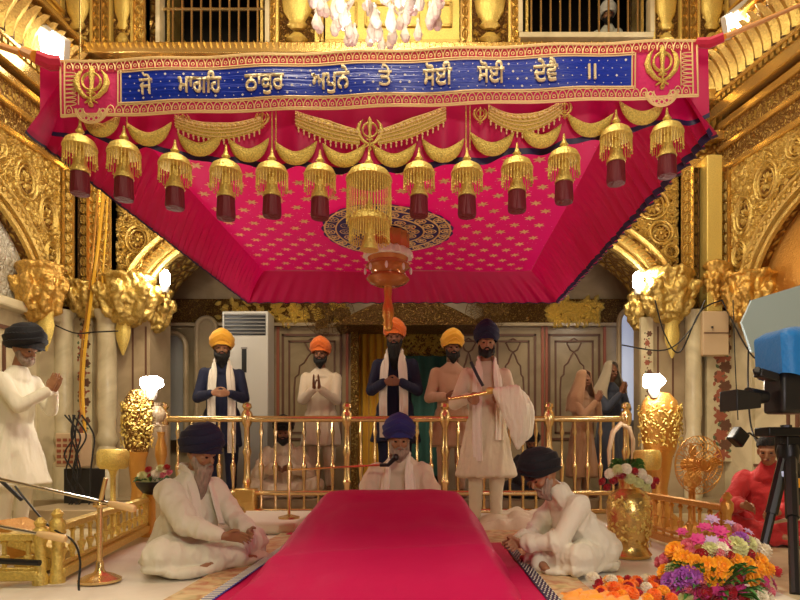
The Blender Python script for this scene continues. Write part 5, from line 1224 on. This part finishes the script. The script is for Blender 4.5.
blob('hair_tuft', [[(T_(496, 392), .035), (T_(511, 397), (.09, .07, .09)), (T_(517, 412), (.12, .08, .14))], [(T_(517, 412), (.12, .08, .14)), (T_(520, 430), (.085, .06, .1)), (T_(517, 444), (.025, .03, .04))]], 'chaur', wt, .009, 3, lambda c: .012 * noise.noise(V((c.x * 45, c.y * 45, c.z * 4))) + .015 * noise.noise(V((c.x * 12, c.y * 12, c.z * 2))))
g = MB(); a_ = [P(471, 362, 4.83), P(477, 375, 4.80), P(483, 386, 4.79)]; g.tube([V(v) for v in a_], .013, 6); so = g.build('shoulder_strap', 'dark_cloth'); so.parent = att; so.matrix_parent_inverse = Matrix.Identity(4)
inv = (Matrix.Translation(att.location) @ Matrix.Rotation(att.rotation_euler.z, 4, 'Z') @ Matrix.Diagonal((*att.scale, 1))).inverted(); so.data.transform(inv)
# men behind the railing
standing('bearded man in yellow turban and navy coat with white scarf, hands clasped behind the railing', 'person', at(222, 6.78, FB), 1.89, R(18), 'yellow_turban', 'beard_black', .1, robe='navy', pants='navy', wrists={-1: (-.10, -.27, 1.14), 1: (.08, -.27, 1.14)}, hands='clasp', scarf_=(.5, .5), tscale=1.15, hemw=.22, bw=1.1)
standing('man in orange turban and pale tunic with joined hands before the marble panel', 'person', at(321, 7.4, FB), 1.93, R(0), 'orange_turban', 'beard_black', .05, robe='white_warm', pants='white_warm', hands='pray', tscale=1.08, skin='skin_dark', wrists={-1: (-.03, -.27, 1.22), 1: (.03, -.27, 1.22)}, hemw=.24)
standing('tall man in orange turban, navy coat and pink-white scarf in the doorway centre', 'person', at(395, 6.85, FB), 2.04, R(-2), 'orange_turban', 'beard_black', .26, robe='navy', pants='navy', wrists={-1: (-.08, -.28, 1.17), 1: (.08, -.28, 1.17)}, hands='clasp', scarf_=(.62, .58), tscale=1.02, skin='skin_dark', hemw=.26)
standing('man in amber turban and peach tunic standing behind the whisk holder', 'person', at(452, 6.8, FB), 1.90, R(8), 'yellow_turban', 'beard_black', .05, robe='peach', pants='peach', hands='clasp', wrists={-1: (-.12, -.26, 1.1), 1: (.1, -.26, 1.1)}, tscale=1.12, skin='skin_dark')
def woman(label, loc, H, rz, robe, shawl, skin='skin_dark', hair=True, nod=10, hands='pray'):
    p = standing(label, 'person', loc, H, rz, None, None, 0, robe=robe, pants=robe, hands=hands, nod=nod, skin=skin, hem_=.3, hemw=.28, wrists={-1: (-.02, -.25, 1.33), 1: (.02, -.25, 1.33)})
    hc = V((0, -.03, 1.655)); HM = ROT('X', nod)
    g = MB()
    def vl(s, t):
        a = pi * (.12 + .76 * s) ; a = -a
        a = pi / 2 + (s - .5) * 2 * pi * .80
        if t < .45:
            th = (1 - t / .45) * pi / 2; r = cos(th) ** .7; return hc + HM @ V((cos(a) * .098 * r, sin(a) * .115 * r + .012, .045 + .095 * sin(th)))
        u = (t - .45) / .55; w = .098 + (.25 - .098) * min(1, u * 1.7) ** 1.3
        return hc + HM @ V((cos(a) * w, sin(a) * (.115 + .09 * u) + .012 - .05 * u, .045 - .5 * u + .012 * sin(a * 9) * u))
    g.grid(vl, 48, 24); o = g.build('headscarf', shawl, p); m = o.modifiers.new('s', 'SOLIDIFY'); m.thickness = .012; return p
woman('veiled woman in tan shawl with hands joined at her chin behind the railing', at(582, 6.8, FB), 1.5, R(38), 'tan_shawl', 'tan_shawl')
woman('person draped in grey-brown shawl beside the pale arched window', at(610, 7.55, FB), 1.72, R(20), 'dusk_blue', 'grey_shawl')
# people sitting behind the railing
seated('person in cream clothes with dark turban seated behind the railing left of the dais', at(284, 6.98, FB), .96, R(10), 'black_turban', 'beard_black', .03, robe='white_warm', skin='skin_dark', wrists={-1: (-.1, -.3, .35), 1: (.1, -.3, .35)}, tscale=1.05)
seated('person in dark clothes seated behind the railing right of the bending man', at(532, 6.95, FB), .80, R(-10), 'black_turban', 'beard_black', .03, robe='dark_cloth', skin='skin_dark')
# watcher in the upper window
seated('man in white turban looking down through the bars of the upper window', (X(607, 7.85), 7.85, Z(66, 7.85)), .76, R(-12), 'white_turban', 'beard_black', .03, robe='white', nod=6, tscale=1.2, vox=.009)
b = MB(); b.bb(X(585, 7.85), X(632, 7.85), 7.5, 8.2, 4.6, Z(66, 7.85)); struct(b.build('trim_36', 'marble_pink'))
# attendant in red behind the tripod
seated('seated person in red clothes with dark hair behind the black tripod', at(770, 4.5, .02), .86, R(-35), None, None, 0, robe='red_cloth', skin='skin', lean=10, nod=6, wrists={-1: (-.15, -.42, .3), 1: (.1, -.42, .26)}, wide=.85)
hp_ = bpy.data.objects
last = [o for o in bpy.data.objects if o.get('label', '').startswith('seated person in red')][0]
g = MB()
LM_ = ROT('X', 10); hc_ = V((0, .06, .13)) + LM_ @ V((0, -.04 - .06, .63))
g.grid(lambda s, t: hc_ + ROT('X', 12) @ V((sin(2 * pi * s) * .088 * cos(t * pi / 2) ** .6, -cos(2 * pi * s) * .1 * cos(t * pi / 2) ** .6 + .016, (.045 + .02 * cos(2 * pi * s) - .05 * max(0, -cos(2 * pi * s))) + .085 * sin(t * pi / 2))), 32, 10); g.build('hair', 'beard_black', last)

# ================= FLOWERS =================
def blossom_mesh(kind, mt, center=None):
    g = MB(); r_ = random.Random(kind)
    if kind == 'pom':
        for row in range(5):
            th = row * .34; n_ = [14, 13, 11, 8, 4][row]
            for k in range(n_):
                q = 2 * pi * (k + .5 * (row % 2)) / n_; c_, s_ = cos(q), sin(q); R0 = cos(th) * .75; z0 = sin(th) * .7
                rr = .3; a = th
                p0 = V((c_ * R0 * .6, s_ * R0 * .6, z0 * .7)); p1 = V((c_ * (R0 + rr * cos(a)), s_ * (R0 + rr * cos(a)), z0 + rr * sin(a))); sd = V((-s_, c_, 0)) * .2
                g.add([p0 - sd * .4, p0 + sd * .4, p1 + sd + V((0, 0, .05)), p1 - sd + V((0, 0, -.02)), p1 * 1.08], [(0, 1, 2, 3), (3, 2, 4)])
        g.ball((0, 0, .05), (.72, .72, .62), 10, 6)
    elif kind == 'rose':
        for row, (n_, R0, z) in enumerate(((6, .85, .0), (5, .62, .2), (4, .4, .36), (3, .2, .45))):
            for k in range(n_):
                q = 2 * pi * (k + .4 * row) / n_; vs = []
                for j in range(4):
                    for i in (-1, 0, 1):
                        a = q + i * .55; t = j / 3; rr = R0 * (.35 + .65 * sin(t * 1.6)); vs.append((rr * cos(a), rr * sin(a), z - .3 + .75 * t - .15 * t * t * (row == 0) - .05 * abs(i)))
                g.add(vs, [(j * 3 + a, j * 3 + a + 1, j * 3 + a + 4, j * 3 + a + 3) for j in range(3) for a in (0, 1)])
        g.ball((0, 0, .05), (.4, .4, .4), 8, 5)
    else:   # star / orchid
        for row in range(2):
            for k in range(6):
                q = 2 * pi * (k + .5 * row) / 6; L = 1 - .25 * row; c_, s_ = cos(q), sin(q); sd = V((-s_, c_, 0)) * .26
                g.add([V((0, 0, .05)), V((c_ * L * .5, s_ * L * .5, .18)) + sd, V((c_ * L, s_ * L, .1 + .2 * row)), V((c_ * L * .5, s_ * L * .5, .18)) - sd], [(0, 1, 2, 3)])
        g.ball((0, 0, .12), .16, 8, 5)
    g.v = [tuple(V(v)) for v in g.v]; o = g.build('bloom_source', mt); me = o.data; bpy.data.objects.remove(o); return me
BM = {}
def bloom(kind, mt):
    if (kind, mt) not in BM: BM[(kind, mt)] = blossom_mesh(kind, mt)
    return BM[(kind, mt)]
def put(name, kind, mt, loc, r, parent=None, nrm=(0, -.5, .8), rnd=random):
    o = bpy.data.objects.new(name, bloom(kind, mt)); COL.objects.link(o); o.location = loc; o.scale = (r, r, r)
    o.rotation_euler = (V(nrm) + V((rnd.uniform(-.3, .3), rnd.uniform(-.3, .3), 0))).to_track_quat('Z', 'Y').to_euler(); 
    if parent: o.parent = parent
    return o
NM = dict(marigold='marigold_bloom', orange='marigold_bloom', rose='rose_bloom', magenta='orchid_bloom', violet='aster_bloom', lilac='orchid_bloom', white_petal='chrysanthemum_bloom', lime='chrysanthemum_bloom', pink_petal='carnation_bloom')
KD = dict(marigold='pom', orange='pom', rose='rose', magenta='star', violet='pom', lilac='star', white_petal='pom', lime='pom', pink_petal='rose')
def leaves(t, n_, R_, c, seed, mt='foliage', L=.16, up_=.3):
    r_ = random.Random(seed); g = MB()
    for i in range(n_):
        q = r_.random() * 6.28; e = r_.uniform(-.2, 1); d = V((cos(q), sin(q), e * up_ + .1)).normalized(); p0 = V(c) + d * R_ * .3; s_ = V((-d.y, d.x, 0)).normalized() * L * .16
        p1, p2 = p0 + d * L * .5 + V((0, 0, .01)), p0 + d * L + V((0, 0, -.02)); p1 += d * R_ * .5; p2 += d * R_ * .5
        g.add([p0, p1 + s_, p2, p1 - s_, p1 + V((0, 0, -.01))], [(0, 1, 4), (1, 2, 4), (0, 4, 3), (4, 2, 3)])
    return g.build('foliage', mt, t)
# big bouquet: (px,py,kind,radius px)
bq = P(722, 575, 2.62)
t = thing('flower_bouquet', 'large mixed bouquet of marigolds, asters and orchids in front of the tripod', 'bouquet', (bq.x, bq.y, .0))
bl = [(705, 528, 'magenta', 8), (712, 520, 'lilac', 8), (720, 532, 'magenta', 9), (730, 524, 'lilac', 7), (736, 530, 'pink_petal', 7), (698, 540, 'magenta', 9), (712, 543, 'lilac', 9), (688, 546, 'pink_petal', 8), (725, 545, 'magenta', 9), (740, 541, 'violet', 8), (748, 532, 'lilac', 6), (682, 532, 'magenta', 6),
      (735, 548, 'lime', 10), (745, 545, 'lime', 9), (710, 550, 'lime', 7), (676, 552, 'marigold', 9), (668, 560, 'pink_petal', 9), (684, 560, 'marigold', 9), (694, 566, 'marigold', 10), (706, 568, 'marigold', 10), (720, 568, 'marigold', 10), (716, 576, 'marigold', 9), (744, 566, 'marigold', 9), (754, 570, 'marigold', 9), (750, 578, 'marigold', 8), (758, 562, 'marigold', 8),
      (662, 563, 'pink_petal', 8), (690, 577, 'violet', 11), (683, 580, 'violet', 10), (700, 582, 'pink_petal', 9), (712, 587, 'magenta', 9), (725, 583, 'pink_petal', 9), (735, 580, 'rose', 8), (728, 592, 'rose', 9), (740, 590, 'magenta', 9), (757, 588, 'rose', 8), (764, 580, 'magenta', 8), (748, 555, 'rose', 7), (728, 558, 'rose', 8), (702, 556, 'rose', 8), (718, 556, 'pink_petal', 8), (690, 553, 'pink_petal', 7),
      (755, 596, 'white_petal', 10), (764, 601, 'white_petal', 9), (745, 604, 'lime', 8), (768, 592, 'pink_petal', 7), (672, 570, 'lime', 6), (738, 572, 'pink_petal', 8), (700, 596, 'magenta', 9), (716, 602, 'rose', 9), (731, 604, 'pink_petal', 9), (762, 552, 'white_petal', 8), (752, 545, 'white_petal', 7)]
bl += [(672, 582, 'violet', 9), (678, 592, 'magenta', 9), (690, 590, 'pink_petal', 9), (704, 592, 'rose', 9), (686, 602, 'lime', 8), (700, 606, 'pink_petal', 10), (722, 594, 'magenta', 9), (740, 598, 'rose', 9), (773, 584, 'magenta', 8), (776, 600, 'pink_petal', 9), (667, 573, 'marigold', 8), (661, 583, 'pink_petal', 8), (710, 578, 'marigold', 8), (765, 570, 'marigold', 8), (668, 594, 'magenta', 8), (775, 572, 'rose', 7), (734, 562, 'marigold', 8), (720, 550, 'white_petal', 7)]
r_ = random.Random(12); cx, cy = 716, 590
for px, py, k, rr in bl:
    dx, dy = (px - cx) / 58, (cy - py) / 75; dep = max(0, 1 - dx * dx - dy * dy) ** .5; Y = 2.85 - .24 * dep + .1 * dy; q = P(px, py, Y)
    o = put(NM[k], KD[k], k, q - t.location, rr * 1.12 * Y / F, t, (dx, -dep - .2, .3 + dy), r_)
leaves(t, 150, .22, (0, .12, .03), 7, L=.075, up_=.9)
g = MB(); g.lathe([(.06, .0), (.1, .02), (.12, .05), (.12, .08)], (0, .12, 0), 16); g.build('wrapping', 'foliage', t)
# loose flower heads
r_ = random.Random(31); kinds = [('orange', 16), ('marigold', 6), ('rose', 8), ('white_petal', 5)]; colw = dict(orange='orange marigold', marigold='yellow marigold', rose='dark red rose', white_petal='white flower')
proto = {}; occ = []
for k, n_ in kinds:
    for i in range(n_):
        for tr in range(60):
            Yq = r_.uniform(2.55, 2.95); px = r_.uniform(600, 668) + (2.7 - Yq) * 40; x = X(px, Yq); rr = .026
            if k == 'rose': px = r_.uniform(596, 640); x = X(px, Yq)
            if all((x - a) ** 2 + (Yq - b_) ** 2 > .0022 for a, b_ in occ): break
        occ.append((x, Yq)); o = put({'orange': 'marigold_head', 'marigold': 'marigold_head', 'rose': 'rose_head', 'white_petal': 'chrysanthemum_head'}[k], KD[k], k, (x, Yq, .035 + .025 * r_.random()), rr * r_.uniform(.9, 1.3), None, (0, -.3, 1), r_)
        tag(o, f'loose {colw[k]} head strewn on the white floor sheet before the vase', 'flower', f'loose {colw[k]} heads on the floor')
# vase with bouquet
VY_ = 3.75; t = thing('brass_vase', 'tall embossed golden vase standing on the white floor near the bending man', 'vase', (X(629, VY_), VY_, .015)); k_ = VY_ / F
g = MB(); zz = lambda py: (568 - py) * k_ 
g.lathe([(20 * k_, 0), (22 * k_, zz(565)), (19 * k_, zz(561)), (17 * k_, zz(556)), (20 * k_, zz(545)), (22 * k_, zz(525)), (21.5 * k_, zz(512)), (17 * k_, zz(505)), (10 * k_, zz(500)), (10 * k_, zz(494)), (14 * k_, zz(487)), (12 * k_, zz(488))], (0, 0, 0), 32); g.build('vessel', 'gold', t)
g = MB(); r_ = random.Random(3)
for i in range(150):
    q = -pi * r_.random(); z = r_.uniform(zz(555), zz(508)); rr = 21.6 * k_ if z > zz(540) else 20.4 * k_; pl = plane((rr * cos(q), rr * sin(q), z), (-sin(q), cos(q), 0), (0, 0, 1), (cos(q), sin(q), 0)); g.leaf(pl, 0, 0, r_.random() * 6.28, .03, .008, .004)
g.build('embossing', 'gold_bright', t)
vz = zz(487) + .015
t = thing('vase_flowers', 'round bouquet of cream, yellow and red flowers in the tall golden vase', 'flowers', (X(627, VY_), VY_, vz))
r_ = random.Random(8)
for px, py, k in ((603, 482, 'rose'), (610, 474, 'white_petal'), (618, 470, 'lime'), (626, 469, 'white_petal'), (634, 472, 'rose'), (641, 474, 'white_petal'), (647, 480, 'white_petal'), (630, 479, 'lime'), (638, 483, 'lime'), (622, 477, 'rose'), (614, 481, 'rose'), (608, 488, 'rose'), (651, 486, 'rose'), (645, 487, 'lime'), (619, 474, 'pink_petal'), (655, 481, 'rose')):
    dx = (px - 629) / 28; Y = VY_ - .13 * max(0, 1 - dx * dx) ** .5; put(NM[k], KD[k], k, P(px, py, Y) - t.location, .032, t, (dx, -.8, .6), r_)
leaves(t, 90, .09, (0, 0, .04), 5, L=.05, up_=.7)
# flower bowl behind the bearded man
FBY = 4.75; t = thing('flower_bowl', 'dark bowl of red and cream flowers behind the bearded seated man', 'flowers', P(152, 488, FBY)); 
g = MB(); g.lathe([(.03, -.05), (.07, -.035), (.115, .02), (.125, .05), (.11, .05)], (0, 0, 0), 20); g.build('bowl', 'black', t)
for px, py, k in ((142, 476, 'lime'), (149, 470, 'rose'), (156, 474, 'white_petal'), (161, 469, 'lime'), (167, 468, 'rose'), (146, 482, 'lime'), (155, 480, 'white_petal'), (163, 476, 'pink_petal'), (170, 473, 'pink_petal'), (151, 477, 'rose')):
    put(NM[k], KD[k], k, P(px, py, FBY - .06) - t.location, .034, t, (0, -.7, .7), r_)
leaves(t, 30, .1, (0, 0, .05), 6, L=.07)
g = MB(); zc = P(152, 488, FBY).z - .05; g.lathe([(.09, 0), (.09, .03), (.03, .06), (.025, zc - .05), (.05, zc)], (X(152, FBY), FBY, 0), 14); tag(g.build('bowl_stand', 'gold_orange'), 'slim turned stand carrying the dark flower bowl', 'stand')
